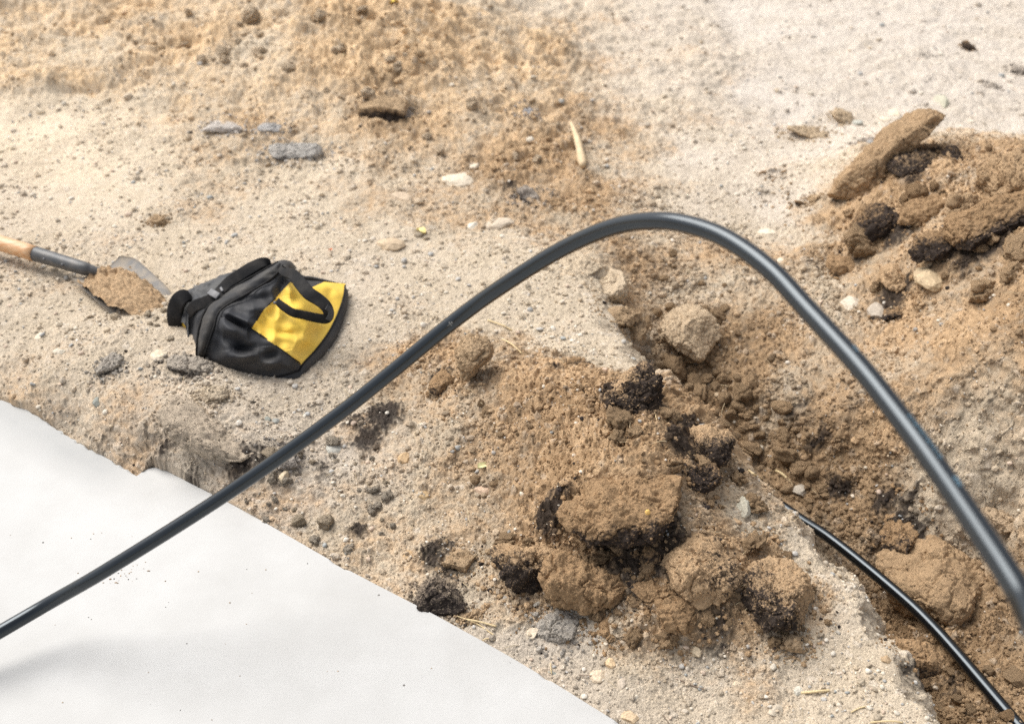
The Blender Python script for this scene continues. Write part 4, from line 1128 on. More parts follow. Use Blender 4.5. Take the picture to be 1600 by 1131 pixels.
PALEB = (.50, .385, .26); GREYC = (.36, .31, .26); TAN = (.42, .30, .185)
CL = [
 # the central heap
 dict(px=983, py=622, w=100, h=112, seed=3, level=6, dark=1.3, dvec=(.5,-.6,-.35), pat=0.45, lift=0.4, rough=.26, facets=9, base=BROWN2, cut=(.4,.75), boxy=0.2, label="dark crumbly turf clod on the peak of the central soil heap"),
 dict(px=988, py=796, w=225, h=118, seed=8, level=6, dark=0.8, dvec=(.1,-.62,-.8), pat=1.15, lift=0.45, rough=.3, facets=8, base=BROWN, flat=.75, rot=9, boxy=0.05, cut=(.45,.85), label="largest overhanging brown clod with black underside in the central heap"),  # dark turf plus shade painted on the overhang's near side
 dict(px=838, py=884, w=140, h=92, seed=12, level=6, dark=0.95, dvec=(-.3,-.75,-.45), pat=0.9, lift=0.4, rough=.26, facets=6, base=BROWN2, rot=-6, boxy=0.15, label="layered dark and brown clod left of the overhanging clod"),
 dict(px=925, py=916, w=165, h=86, seed=17, level=6, dark=0.25, dvec=(.7,-.5,-.5), pat=0.6, lift=0.75, rough=.26, facets=10, base=BROWN, rot=-16, boxy=0.1, cut=(.42,.8), label="elongated light brown clod leaning at the front foot of the heap"),
 dict(px=1215, py=932, w=116, h=118, seed=21, level=6, dark=0.95, dvec=(-.5,-.7,-.1), pat=0.5, lift=0.4, rough=.24, facets=5, base=BROWN2, boxy=0.1, label="round dark fibrous clod at the right foot of the heap"),
 dict(px=1095, py=893, w=104, h=104, seed=25, level=6, dark=0.62, dvec=(.5,-.6,0), pat=.5, lift=0.3, rough=.24, facets=6, base=BROWN2, rot=35, boxy=0.15, label="brown clod with a dark cracked corner between two blackish clods"),
 dict(px=1097, py=746, w=58, h=50, seed=29, level=5, dark=1.25, dvec=(-.3,-.6,.1), pat=.5, lift=.55, boxy=0.3, label="small blackish angular clod below the right crest of the heap"),
 dict(px=1098, py=700, w=96, h=70, seed=31, level=5, dark=1.05, dvec=(.3,-.8,-.3), pat=0.9, lift=0.35, base=BROWN2, boxy=0.1, rough=.26, label="dark broken turf edge on the right crest of the heap"),
 dict(px=740, py=562, w=54, h=74, seed=36, level=5, dark=.1, lift=0.8, base=TAN, rot=-12, flat=1.0, boxy=0.2, label="upright cone shaped brown clod below the arching cable"),
 dict(px=686, py=932, w=84, h=58, seed=39, level=5, dark=1.1, dvec=(0,-.5,.1), pat=.4, lift=0.5, base=(.30,.24,.18), label="dark clod resting at the concrete edge left of the heap"),
 dict(px=872, py=984, w=66, h=62, seed=43, level=5, dark=.25, lift=.3, base=(.40,.36,.31), label="grey lump below the elongated clod at the heap foot"),
 dict(px=1240, py=1003, w=38, h=34, seed=47, level=4, lift=.5, base=TAN, label="small round brown clod just below the round dark fibrous clod"),
 dict(px=955, py=988, w=44, h=40, seed=48, level=4, dark=.5, lift=.3, label="crumbling brown lump under the right end of the elongated clod"),
 dict(px=1025, py=925, w=72, h=60, seed=49, level=5, dark=.55, lift=.25, label="shaded brown clod between the elongated clod and the cracked one"),
 dict(px=1060, py=960, w=90, h=70, seed=53, level=5, dark=.35, lift=.2, label="low crumbly brown clod in front of the cracked clod"),
 dict(px=1005, py=868, w=70, h=50, seed=54, level=4, dark=1.1, lift=.3, label="black lump lying in the hollow under the overhanging clod"),
 dict(px=1195, py=855, w=50, h=40, seed=55, level=4, dark=0, lift=.3, base=BROWN2, label="brown clod on the heap flank above the round dark clod"),
 dict(px=870, py=722, w=40, h=30, seed=56, level=4, dark=.2, lift=.3, label="small brown clod on the smooth left flank of the heap"),
 dict(px=690, py=600, w=48, h=46, seed=57, level=4, dark=.9, lift=.2, label="dark brown clod just left below the cone shaped clod"),
 dict(px=902, py=574, w=34, h=28, seed=58, level=4, dark=1.2, lift=.4, label="small black clod on the pale soil behind the heap"),
 dict(px=715, py=880, w=60, h=44, seed=59, level=4, dark=.55, lift=.25, base=TAN, label="crumbly brown clod on the slope above the concrete edge clod"),
 # the trench
 dict(px=1482, py=915, w=200, h=180, seed=62, level=6, dark=.18, dvec=(-.4,-.6,0), pat=.3, lift=0.02, rough=.22, facets=12, base=BROWN2*.82, rot=20, boxy=0.15, cut=(.45,.85), label="biggest brown clod, wedged beside the cable at the trench bottom"),
 dict(px=1078, py=520, w=90, h=84, seed=66, level=6, dark=.0, lift=0.7, rough=.17, facets=7, base=(.52,.40,.27), boxy=0.0, grain=0.6, cut=(.62,.92), label="large rounded pale clod sitting at the upper end of the trench"),
 dict(px=947, py=446, w=62, h=56, seed=71, level=5, dark=0, lift=0.55, base=(.60,.48,.34), rot=10, grain=0.6, label="knobbly pale clod at the trench lip under the cable arch"),
 dict(px=893, py=412, w=84, h=60, seed=75, level=5, dark=0, lift=.0, rough=.08, facets=4, base=(.58,.47,.34), flat=.35, label="flat pale crust slab beside the knobbly clod"),
 dict(px=988, py=512, w=44, h=40, seed=77, level=4, dark=.15, lift=.35, base=TAN, label="angular tan clod on the trench edge above the heap peak"),
 dict(px=970, py=495, w=70, h=36, seed=78, level=4, dark=.55, lift=.2, base=TAN, rot=14, label="broken dark sided crust piece on the inner trench edge"),
 dict(px=1405, py=850, w=60, h=90, seed=79, level=5, dark=1.15, lift=-.05, rough=.24, base=BROWN, label="blackish soil clod in the trench wall above the biggest clod"),
 dict(px=1430, py=1025, w=66, h=50, seed=80, level=5, dark=.7, lift=.3, label="dark lump under the trench lip near the straight cable"),
 dict(px=1575, py=815, w=86, h=44, seed=81, level=5, dark=.1, lift=.3, base=(.44,.33,.22), rot=-8, label="pale crust block on the ledge above the biggest trench clod"),
 # the spoil pile on the right
 dict(px=1372, py=258, w=240, h=62, seed=84, level=6, dark=0.3, dvec=(.6,-.5,-.45), pat=0.5, lift=0.75, rough=.2, facets=12, base=BROWN2*.85, rot=41, flat=.9, boxy=0.5, cut=(.42,.82), label="long slab of soil tilted up on the right spoil pile"),  # shade of the lower right face painted into its colour
 dict(px=1545, py=338, w=200, h=68, seed=88, level=6, dark=0.75, dvec=(.25,-.6,-.75), pat=1.1, lift=0.6, rough=.26, facets=11, base=BROWN*.95, rot=25, boxy=0.15, cut=(.42,.82), label="big tilted turf clod with black underside on the spoil pile"),  # dark turf plus shade painted on the underside
 dict(px=1570, py=283, w=100, h=100, seed=89, level=6, dark=.45, dvec=(-.3,-.6,-.3), pat=.6, lift=.4, rough=.3, facets=11, base=BROWN2*.85, boxy=.15, cut=(.42,.82), label="rough brown peak of earth standing behind the turf clod"),
 dict(px=1366, py=352, w=84, h=56, seed=92, level=5, dark=1.45, lift=0.5, rot=35, boxy=0.1, rough=.26, label="black clod low on the near side of the spoil pile"),
 dict(px=1489, py=245, w=32, h=28, seed=94, level=4, dark=1.7, lift=.4, label="small black clod between the tilted slab and the turf clod"),
 dict(px=1478, py=382, w=120, h=46, seed=95, level=5, dark=1.4, lift=.15, rot=22, label="dark clod tucked below the tip of the turf clod"),
 dict(px=1438, py=330, w=90, h=60, seed=96, level=5, dark=.25, lift=.1, rot=20, label="rounded brown clod in the middle of the spoil pile"),
 dict(px=1400, py=436, w=48, h=40, seed=97, level=4, dark=.5, lift=.3, base=BROWN2, label="brown clod beside the smooth tan stone"),
 dict(px=1320, py=415, w=60, h=36, seed=98, level=4, dark=.5, lift=.2, label="crumbly brown clod at the left foot of the spoil pile"),
 dict(px=1438, py=262, w=100, h=52, seed=99, level=5, dark=1.35, lift=0.1, base=BROWN2, pat=0.3, label="dark gravelly clod against the back of the tilted slab"),
 dict(px=1400, py=490, w=50, h=26, seed=100, level=4, dark=1.2, lift=.2, label="flat black lump between grey stones and the tan stone"),
 # behind
 dict(px=457, py=236, w=92, h=34, seed=103, level=5, dark=.55, dvec=(0,-.7,-.5), pat=.8, lift=0.7, base=(.47,.44,.40), boxy=0.4, grain=0.5, label="largest grey clod lying behind the tool bag"),
 dict(px=350, py=199, w=66, h=24, seed=105, level=4, dark=.3, dvec=(0,-.7,-.5), pat=.7, lift=0.7, base=(.55,.50,.45), boxy=0.4, grain=0.5, label="pale grey clod at the left end of three behind the bag"),
 dict(px=425, py=204, w=48, h=22, seed=107, level=4, dark=.7, lift=0.7, base=(.42,.40,.38), boxy=0.4, grain=0.5, label="dark grey clod in the middle of three behind the bag"),
 dict(px=600, py=172, w=80, h=40, seed=108, level=4, dark=0.6, dvec=(0,-.8,-.5), pat=1.1, lift=0.8, base=TAN, boxy=0.5, label="overhanging brown clod with shadowed hollow far behind the cable"),  # shade of the hollow painted on its near underside
 dict(px=632, py=180, w=46, h=22, seed=109, level=4, dark=.3, lift=.5, base=GREYC, rot=-48, label="slanting grey shard beside the overhanging brown clod"),
 dict(px=820, py=181, w=30, h=24, seed=110, level=4, dark=.75, lift=.6, base=(.35,.34,.34), label="small dark grey chunk between the grey clods and the wooden stick"),
 dict(px=832, py=312, w=56, h=28, seed=112, level=4, dark=.95, lift=.4, base=GREYC, rot=-28, label="dark broken clod just above the left shoulder of the arch"),
 dict(px=868, py=318, w=44, h=26, seed=113, level=4, dark=0, lift=.4, base=BROWN2, label="brown clod touching the dark clod above the arch"),
 dict(px=1262, py=208, w=66, h=24, seed=114, level=4, dark=.25, lift=.4, base=PALEB, rot=-6, label="flat pale tyre-marked crust piece left of the tilted slab"),
 dict(px=1314, py=184, w=34, h=22, seed=115, level=4, dark=.45, lift=.3, base=PALEB, rot=-18, label="small ribbed crust piece behind the tilted slab"),
 dict(px=1353, py=222, w=34, h=16, seed=116, level=4, dark=.9, lift=.3, base=GREYC, label="dark flat lump left of the top of the tilted slab"),
 dict(px=1205, py=274, w=34, h=12, seed=117, level=4, dark=1.4, lift=.3, label="flat black lump alone on pale soil above the arch"),
 dict(px=1252, py=318, w=26, h=14, seed=118, level=4, dark=1.2, lift=.3, label="black lump left of the spoil pile foot"),
 dict(px=1270, py=311, w=20, h=18, seed=119, level=4, dark=.6, lift=.4, rot=40, base=TAN, label="tiny upright brown clod beside the black lump at the pile foot"),
 dict(px=1513, py=72, w=16, h=16, seed=120, level=4, dark=1.5, lift=.6, facets=3, label="round black lump on the far pale ground"),
 dict(px=1590, py=110, w=30, h=16, seed=121, level=4, dark=.9, lift=.4, base=GREYC, label="dark lump on the far pale ground at the picture border"),
 dict(px=1550, py=136, w=20, h=12, seed=122, level=3, dark=.9, lift=.4, base=GREYC, label="small dark grey lump near the dark lump at the border"),
 dict(px=245, py=345, w=36, h=18, seed=123, level=4, dark=.3, lift=.4, base=TAN, label="brown lump alone on the pale ground above the shovel"),
 # around the bag
 dict(px=292, py=572, w=86, h=34, seed=125, level=5, dark=0.75, dvec=(0,-.7,-.4), pat=.7, lift=.35, base=(.40,.35,.29), rot=-8, label="grey clod under the near corner of the tool bag"),
 dict(px=172, py=573, w=40, h=34, seed=127, level=4, dark=.6, lift=.2, base=(.38,.34,.29), label="rough grey clod left of the bag near the bank"),
 dict(px=332, py=618, w=50, h=36, seed=129, level=5, dark=.0, lift=.3, base=(.50,.41,.30), label="round sandy clod below the tool bag"),
 dict(px=310, py=650, w=44, h=34, seed=130, level=4, dark=0, lift=.3, base=(.48,.39,.29), label="sandy clod touching the round one below the bag"),
 dict(px=328, py=672, w=170, h=74, seed=131, level=5, dark=0.35, lift=0.12, base=(.46,.38,.29), rot=-27, flat=0.5, boxy=0.55, dvec=(.3,.6,.5), pat=0.4, label="cracked grey crust block on the bank above the concrete corner"),
 dict(px=440, py=720, w=60, h=34, seed=132, level=5, dark=.6, lift=.2, base=(.36,.32,.28), label="dark grey clod just under the cable on the bank"),
 dict(px=735, py=962, w=40, h=24, seed=133, level=4, dark=.5, lift=.2, base=TAN, label="crumbled lump right of the dark concrete edge clod"),
]
for i, c in enumerate(CL):
    c = dict(c); lab = c.pop("label")
    clod("soil_clod", c.pop("px"), c.pop("py"), c.pop("w"), c.pop("h"), lab, "clod", **c)

# ------------------------------------------------------------------ single stones
WHT = (.72, .66, .57); GRS = (.36, .37, .37); TNS = (.52, .42, .29); PNK = (.62, .47, .37); TEAL = (.23, .28, .29); GWH = (.55, .54, .50)
ST = [
 (1453,437,46,40,TNS,201,0,"smooth tan stone wedged in the right spoil pile"),
 (1332,480,38,34,(.58,.54,.48),202,0,"whitish rough stone left of the grey one below the pile"),
 (1374,489,36,30,(.40,.37,.34),203,0,"grey rough stone next to the whitish one below the pile"),
 (1200,365,32,18,WHT,204,0,"oval white pebble above the descending side of the arch"),
 (1221,411,20,16,WHT,205,0,"small white pebble touching the arch on its right side"),
 (713,284,56,28,WHT,206,0,"large flat white stone left of the wooden stick"),
 (626,311,42,22,(.60,.50,.40),207,-12,"beige stone left below the large flat white stone"),
 (775,353,58,24,(.56,.50,.43),208,8,"long beige stone just left of the arch top"),
 (740,354,20,17,(.66,.66,.62),209,0,"white pebble at the left end of the long beige stone"),
 (735,261,32,12,WHT,210,10,"thin pale stone above the large flat white stone"),
 (610,383,46,22,(.55,.45,.34),211,0,"flat sandy stone right of and above the tool bag"),
 (1472,160,22,24,(.44,.46,.40),212,0,"greenish grey stone behind the tilted slab"),
 (1384,187,20,12,WHT,213,0,"flat white pebble at the left of the greenish stone"),
 (1398,178,15,14,(.68,.62,.52),214,0,"cream pebble beside the flat white pebble behind the slab"),
 (1340,192,15,10,(.42,.46,.46),215,10,"blue grey pebble next to the ribbed crust piece"),
 (1160,792,26,36,(.50,.51,.46),216,0,"upright grey white stone on the trench lip"),
 (1142,812,36,15,(.52,.37,.24),217,-14,"reddish flat stone left below the upright stone"),
 (1190,812,22,18,(.40,.31,.22),218,0,"brown rounded stone right below the upright stone"),
 (755,765,27,20,PNK,219,0,"pinkish pebble on the left flank of the heap"),
 (756,742,14,14,WHT,220,20,"white chip just above the pinkish pebble"),
 (768,782,10,12,WHT,221,0,"tiny white pebble just below the pinkish pebble"),
 (776,848,20,24,(.70,.61,.47),222,0,"cream stone left of the layered clod"),
 (796,941,31,25,(.34,.345,.355),223,0,"smooth blue grey stone below the layered clod"),
 (830,989,28,21,(.72,.65,.55),224,25,"angular white stone left of the grey lump"),
 (814,998,12,11,(.60,.44,.30),225,0,"orange pebble touching the angular white stone"),
 (941,985,18,21,(.70,.65,.55),226,-10,"white chip right of the grey lump"),
 (904,991,11,11,(.48,.48,.47),227,0,"small round grey pebble right of the grey lump"),
 (1087,1018,20,24,(.58,.50,.38),228,5,"pale upright block of stone at the foot of the heap"),
 (936,1057,32,24,(.66,.57,.46),229,0,"pale sandy stone sunk near the concrete edge"),
 (954,1037,16,18,(.72,.56,.38),230,0,"cream and orange chip above the pale sunk stone"),
 (971,1066,16,24,(.60,.54,.48),231,10,"grey white flake right of the pale sunk stone"),
 (867,1052,22,8,TEAL,232,-10,"thin blue slate flake by the concrete edge"),
 (1212,1112,34,28,(.52,.48,.42),233,0,"round grey stone with flecks near the bottom border"),
 (1250,765,26,22,(.42,.40,.37),234,0,"smooth grey stone on the rubble in the trench"),
 (249,556,28,22,(.63,.58,.48),235,0,"pale stone left of the bag's near corner"),
 (152,629,15,16,TEAL,236,20,"blue grey pebble stuck in the bank above the slab"),
 (523,702,28,22,(.50,.53,.53),237,-20,"flat grey white stone right of the cable on the bank"),
 (417,656,12,11,TEAL,238,0,"left of two blue grey pebbles beside the cable"),
 (430,658,13,12,(.27,.31,.33),239,0,"right of two blue grey pebbles beside the cable"),
 (445,745,15,26,(.60,.52,.40),240,-25,"upright cream stone in the grey lumps by the cable"),
 (92,551,24,14,(.60,.58,.52),241,10,"flat pale stone on the soil below the shovel blade"),
 (63,527,16,14,WHT,242,0,"cream pebble left of the flat pale stone"),
 (116,517,11,9,WHT,243,0,"small white pebble between shovel blade and flat stone"),
 (262,548,12,10,WHT,244,0,"tiny white stone right beside the pale stone at the bag"),
 (1165,1067,12,10,(.64,.60,.52),245,0,"upper of two round white pebbles near the bottom border"),
 (1160,1069,30,14,(.58,.52,.42),246,0,"flat beige pebble in the sand near the bottom border"),
 (992,1089,13,10,(.68,.66,.60),247,0,"white pebble beside a straw near the slab end"),
 (985,1121,30,20,(.62,.50,.36),248,-8,"tan stone at the concrete edge by the bottom border"),
 (1311,1051,14,10,(.64,.56,.50),249,0,"pinkish grey pebble on the pale trench lip"),
 (1248,1080,16,16,(.56,.57,.54),250,-25,"flat translucent grey flake on the pale lip"),
 (1313,1111,14,9,(.66,.50,.47),251,0,"pink pebble near the bottom of the pale lip"),
 (1300,1120,13,10,(.62,.58,.50),252,0,"cream pebble left below the pink pebble"),
 (1289,928,10,9,(.42,.42,.40),253,0,"grey pebble on the pale lip right of the dark clod"),
 (1309,988,9,9,(.36,.36,.35),254,0,"dark grey round pebble halfway down the pale lip"),
 (171,823,10,6,(.33,.28,.22),255,0,"small brown stone chip lying on the concrete"),
 (640,868,22,17,(.42,.30,.18),256,0,"brown round pebble on the slope above the slab edge"),
 (662,774,26,20,(.46,.34,.20),257,0,"tan rounded stone on the slope right of the cable"),
 (630,716,20,20,(.50,.36,.22),258,0,"brown stone in dark soil right of the cable"),
 (1385,1030,18,16,(.40,.30,.2),259,0,"brown pebble in the shade under the lip"),
 (1585,1020,14,12,(.50,.50,.47),260,10,"grey white pebble at the right of the straight cable"),
 (1560,1025,22,15,(.46,.34,.22),261,0,"brown stone right of the straight cable"),
 (1490,1110,24,22,(.34,.30,.25),262,0,"dark rounded stone in the trench at the bottom border"),
 (1085,700,0,0,None,0,0,None),
]
for px, py, w, h, col, seed, rot, lab in ST:
    if lab is None: continue
    col = tuple(c * k for c, k in zip(col, (1.03, .98, .90)))
    clod("stone", px, py, w, h, lab, "stone", rot=rot, lift=.30, seed=seed, level=5, base=tuple(c * .8 + d * .2 for c, d in zip(col, (.40, .30, .19))), dark=0, facets=12, rough=.10, grain=0, flat=.72, mat=MAT_STONE, cut=(.6, .95), hard=.9)

# ------------------------------------------------------------------ loose lumps one could count (copies of a few shapes)
rngL = np.random.RandomState(77)
def lump_variants(base, n, seed0, dark=0.0, grain=.8, rough=.13, mat=MAT_CLOD):
    out = []
    for i in range(n):
        s, f = rock_shape(5, seed0 + i, 5 + i % 5, rough, 5, 1.6, grain, .017, (.5, .9), .85)
        b = np.array(base, np.float32) * rngL.uniform(.85, 1.15)
        c = clod_colors(s, ico(5)[0], seed0 + i, b, dark, (0, -.5, -.5), .4)
        me = mesh_np("soil_lump", s, f, c); me.materials.append(mat)
        out.append(me)
    return out
LV_BROWN = lump_variants(BROWN2 * .82, 9, 300, .03, .3, .11)
LV_ANG = lump_variants(BROWN2 * .85, 6, 440, .05, .5, .2)
LV_DRY = lump_variants((.64, .50, .35), 7, 460, .0, .6, .22)
LV_DARK = lump_variants(BROWN, 5, 330, .75)
LV_GREY = lump_variants((.44, .375, .295), 7, 350, .28)
LV_PALE = lump_variants((.53, .43, .31), 6, 370, 0, .5, .1)

def scatter_lumps(region, n, smin, smax, variants, label, group, power=2.2, lift=.3):
    poly = np.array(region, float)
    lo, hi = poly.min(0), poly.max(0)
    made = []; tries = 0
    while len(made) < n and tries < n * 60:
        tries += 1
        px, py = rngL.uniform(lo[0], hi[0]), rngL.uniform(lo[1], hi[1])
        if not inside_poly(np.array([px]), np.array([py]), poly)[0]: continue
        s = smin + (smax - smin) * rngL.uniform() ** power
        if any((px - a) ** 2 + ((py - b) * 1.4) ** 2 < ((s + t) * .42) ** 2 for a, b, t in made): continue
        made.append((px, py, s))
        p = hit(px, py, 0, True)
        r = s * depth_of(p) / F / 2
        me = variants[rngL.randint(len(variants))]
        o = bpy.data.objects.new("soil_lump", me)
        o.scale = (r * rngL.uniform(.85, 1.25), r * rngL.uniform(.8, 1.15), r * rngL.uniform(.65, .95))
        o.rotation_euler = (rngL.uniform(-.5, .5), rngL.uniform(-.5, .5), rngL.uniform(0, 6.28))
        o.location = (p[0], p[1], p[2] + r * lift)
        COL.objects.link(o)
        tag(o, label, "soil lump", group)

scatter_lumps([(1010,560),(1080,560),(1190,600),(1240,660),(1270,740),(1300,790),(1280,820),(1210,750),(1140,680),(1060,610)], 74, 10, 46, LV_BROWN + LV_ANG, "small brown lump among the loose rubble filling the trench floor", "lumps on the trench floor", 2.6, .4)
scatter_lumps([(930,380),(1100,400),(1190,480),(1150,560),(1010,540),(960,470)], 20, 8, 32, LV_BROWN, "small brown lump on the slope at the upper end of the trench", "lumps at the upper trench end", 2.2)
scatter_lumps([(370,790),(420,700),(520,680),(600,720),(620,850),(560,880),(480,850)], 36, 8, 30, LV_GREY + LV_PALE[:2], "small grey brown lump in the gravelly soil between cable and slab", "lumps beside the slab", 1.8, .35)
LV_CLOD = lump_variants(BROWN2, 8, 420, .3, 1.0, .26)
scatter_lumps([(780,850),(880,830),(1000,880),(1100,830),(1270,880),(1300,990),(1150,1045),(960,1010),(820,970)], 48, 13, 58, LV_CLOD, "crumbly brown lump among the big clods at the foot of the heap", "lumps among the heap clods", 2.0, .35)
scatter_lumps([(900,600),(1000,590),(1130,690),(1200,800),(1100,800),(1000,700),(900,680)], 16, 12, 40, LV_CLOD, "crumbly brown lump on the crest of the central heap", "lumps on the heap crest", 2.0, .3)
scatter_lumps([(640,640),(760,600),(900,640),(1080,720),(1180,820),(1250,1000),(1000,1000),(760,830),(660,780)], 24, 9, 26, LV_BROWN, "small brown crumb of soil lying on the central heap", "lumps on the central heap", 2.4)
scatter_lumps([(1380,870),(1440,960),(1520,1040),(1600,1060),(1600,1131),(1460,1131),(1420,1040)], 24, 10, 40, LV_BROWN + LV_DARK[:2], "small brown lump beside the straight cable in the trench", "lumps beside the trench cable", 2.0, .35)
scatter_lumps([(1300,330),(1400,300),(1480,250),(1600,330),(1600,470),(1450,480),(1330,440)], 18, 12, 64, LV_CLOD + LV_DARK[:2], "crumbly brown lump on the right spoil pile", "lumps on the spoil pile", 2.0)
scatter_lumps([(170,492),(215,505),(268,468),(275,490),(250,520),(190,520)], 8, 8, 18, LV_PALE, "small sandy lump by the tip of the shovel blade", "lumps at the shovel tip", 1.5)
scatter_lumps([(60,20),(560,10),(700,60),(860,200),(880,300),(740,300),(560,200),(300,130)], 30, 10, 40, LV_DRY, "small brown lump on the rough far soil behind the bag", "lumps on the far soil", 2.4, .4)

# ------------------------------------------------------------------ the wooden stick, straws, kernel, leaves
def tube_thing(name, pts, rad, mat, label, cat, col=None, sides=8, group=None):
    path = catmull(pts, 24)
    V, Fq = tube_data(path, rad, sides)
    loc = path[0]
    cols = None
    if col is not None:
        cols = np.array(col, np.float32) * (1 + .25 * perlin2(np.arange(len(V)) * .37, np.zeros(len(V)), 4))[:, None]
    o = obj(name, quads_mesh(name, V - loc, Fq, cols), mat, loc=tuple(loc))
    return tag(o, label, cat, group)

def on(px, py, up=.004):
    p = hit(px, py, up, True)
    return p

a, b = on(892, 192, .008), on(911, 260, .012)
tube_thing("wooden_stick", [a, a * .66 + b * .34 + [.004, 0, .003], a * .33 + b * .67 + [.003, 0, .003], b], np.interp(np.linspace(0, 1, 24), [0, .15, .3, .5, .7, .9, 1], [.006, .009, .010, .013, .012, .016, .009]), MAT_STRAW, "pale wooden stick lying on the far soil", "stick", (.60, .46, .29), 5)

straws = [((714,962),(745,974),(772,992),.0011,"long dry straw stalk lying beside the concrete edge"),
          ((722,966),(745,970),(775,978),.0016,"thick dry straw stalk crossing the long one"),
          ((754,1000),(762,997),(773,1000),.0012,"short straw piece touching the concrete edge"),
          ((762,500),(785,508),(800,516),.0018,"pale dry straw below the cable behind the heap"),
          ((785,530),(800,538),(815,552),.0018,"yellowish curled straw behind the cone shaped clod"),
          ((1252,1082),(1272,1080),(1296,1078),.0022,"flat wood splinter on the pale lip"),
          ((1062,1062),(1080,1070),(1100,1076),.0010,"thin brown twig near the slab end"),
          ((1004,602),(1024,648),(1026,655),.0007,"short straw stuck in the dark peak clod"),
          ((860,1036),(861,1046),(862,1052),.0009,"thin upright straw by the blue slate flake"),
          ((1330,1112),(1342,1106),(1352,1103),.0012,"dry straw near the pink pebble"),
          ((1360,1128),(1390,1126),(1410,1128),.0014,"dry straw lying along the bottom border on the lip"),
          ((1170,735),(1180,742),(1190,748),.0022,"wood chip on the trench lip"),
          ((1234,752),(1222,740),(1212,735),.0035,"pale wood splinter at the trench floor"),
          ((905,1054),(915,1055),(935,1055),.0008,"dark thin twig beside the blue slate flake")]
straws[7] = ((1022,640),(1024,648),(1026,656),.0007,"short straw stuck in the dark peak clod")
for q in straws:
    pts = [on(c[0], c[1], .004 if k != 1 else .006) for k, c in enumerate(q[:3])]
    tube_thing("straw", pts, q[3], MAT_STRAW, q[4], "straw", (.66, .52, .30) if "twig" not in q[4] else (.22, .16, .12), 6)

def pebble_like(name, px, py, w, h, col, label, cat, seed, lift=.6, flat=.8):
    clod(name, px, py, w, h, label, cat, lift=lift, seed=seed, level=3, base=col, facets=0, rough=.08, grain=0, flat=flat, mat=MAT_STONE)
k = hit(1012, 800, .035)
kp = ico(3)[0] * np.array([.0046, .0042, .0052], np.float32)
tag(obj("maize_kernel", mesh_np("maize_kernel", kp, ico(3)[1], np.tile([.74, .47, .15], (len(kp), 1))), MAT_STONE, loc=tuple(PD(1012, 800, depth_of(hit(988, 790, .03)) - .105))), "yellow maize kernel on the overhanging clod", "kernel")

def leaf(px, py, size, col, label, seed):
    p = on(px, py, .006); r = size * depth_of(p) / F / 2
    rng = np.random.RandomState(seed)
    n = 14; V = []
    for i in range(5):
        for j in range(9):
            u, v = i / 4 * 2 - 1, j / 8 * 2 - 1
            w = math.sqrt(max(0, 1 - v * v)) * .6
            V.append((v * r, u * w * r, .25 * r * (u * u) + .2 * r * math.sin(v * 3 + seed) + .1 * r * rng.uniform()))
    V = np.array(V); Fq = [(i * 9 + j, i * 9 + j + 1, (i + 1) * 9 + j + 1, (i + 1) * 9 + j) for i in range(4) for j in range(8)]
    V2 = np.vstack([V, V - [0, 0, .0008]]); Fq = Fq + [tuple(45 + k for k in f[::-1]) for f in Fq]
    o = obj("leaf", quads_mesh("leaf", V2, Fq, np.tile(col, (90, 1))), MAT_STRAW, loc=tuple(p))
    o.rotation_euler = (rng.uniform(-.3, .3), rng.uniform(-.3, .3), rng.uniform(0, 3))
    tag(o, label, "leaf")
leaf(614, 4, 22, (.85, .62, .12), "bright yellow fallen leaf on the farthest soil", 1)
leaf(658, 361, 20, (.78, .65, .28), "pale yellow leaf scrap above the bag's right side", 2)
leaf(753, 728, 20, (.70, .66, .36), "pale greenish leaf scrap above the pinkish pebble", 3)
leaf(516, 390, 7, (.75, .22, .08), "tiny orange leaf scrap above the tool bag", 4)
leaf(1215, 440, 8, (.75, .70, .45), "tiny cream petal near the arch", 5)

# soil that has fallen on the slab
def slab_debris():
    V, Fs, C = [], [], []
    rng = np.random.RandomState(9); off = 0
    bv, bf = ico(1)
    spots = [(190, 893, 22, 26), (180, 905, 14, 14), (115, 840, 40, 6), (500, 960, 380, 40), (300, 1050, 300, 20)]
    for cx, cy, sp, n in spots:
        for i in range(n):
            px, py = rng.normal(cx, sp), rng.normal(cy, sp * .4)
            p = P(px, py, 0)
            if not inside_poly(np.array([p[0]]), np.array([p[1]]), SLAB_POLY)[0]: continue
            r = rng.uniform(.0004, .0011) * (1.8 if sp < 30 and rng.uniform() < .3 else 1)
            s = bv * np.array([r * rng.uniform(.8, 2.2), r * rng.uniform(.8, 1.6), r * .6]) + np.array([p[0], p[1], .0003])
            V.append(s); Fs.append(bf + off); off += len(bv)
            C.append(np.tile(np.array(BROWN2 if rng.uniform() < .6 else (.1, .09, .08)) * rng.uniform(.6, 1.2), (len(bv), 1)))
    tag(obj("soil_crumbs", mesh_np("slab_crumbs", np.vstack(V), np.vstack(Fs), np.vstack(C)), MAT_CLOD), "fine soil crumbs spilled on the concrete", None, None, "stuff")
slab_debris()

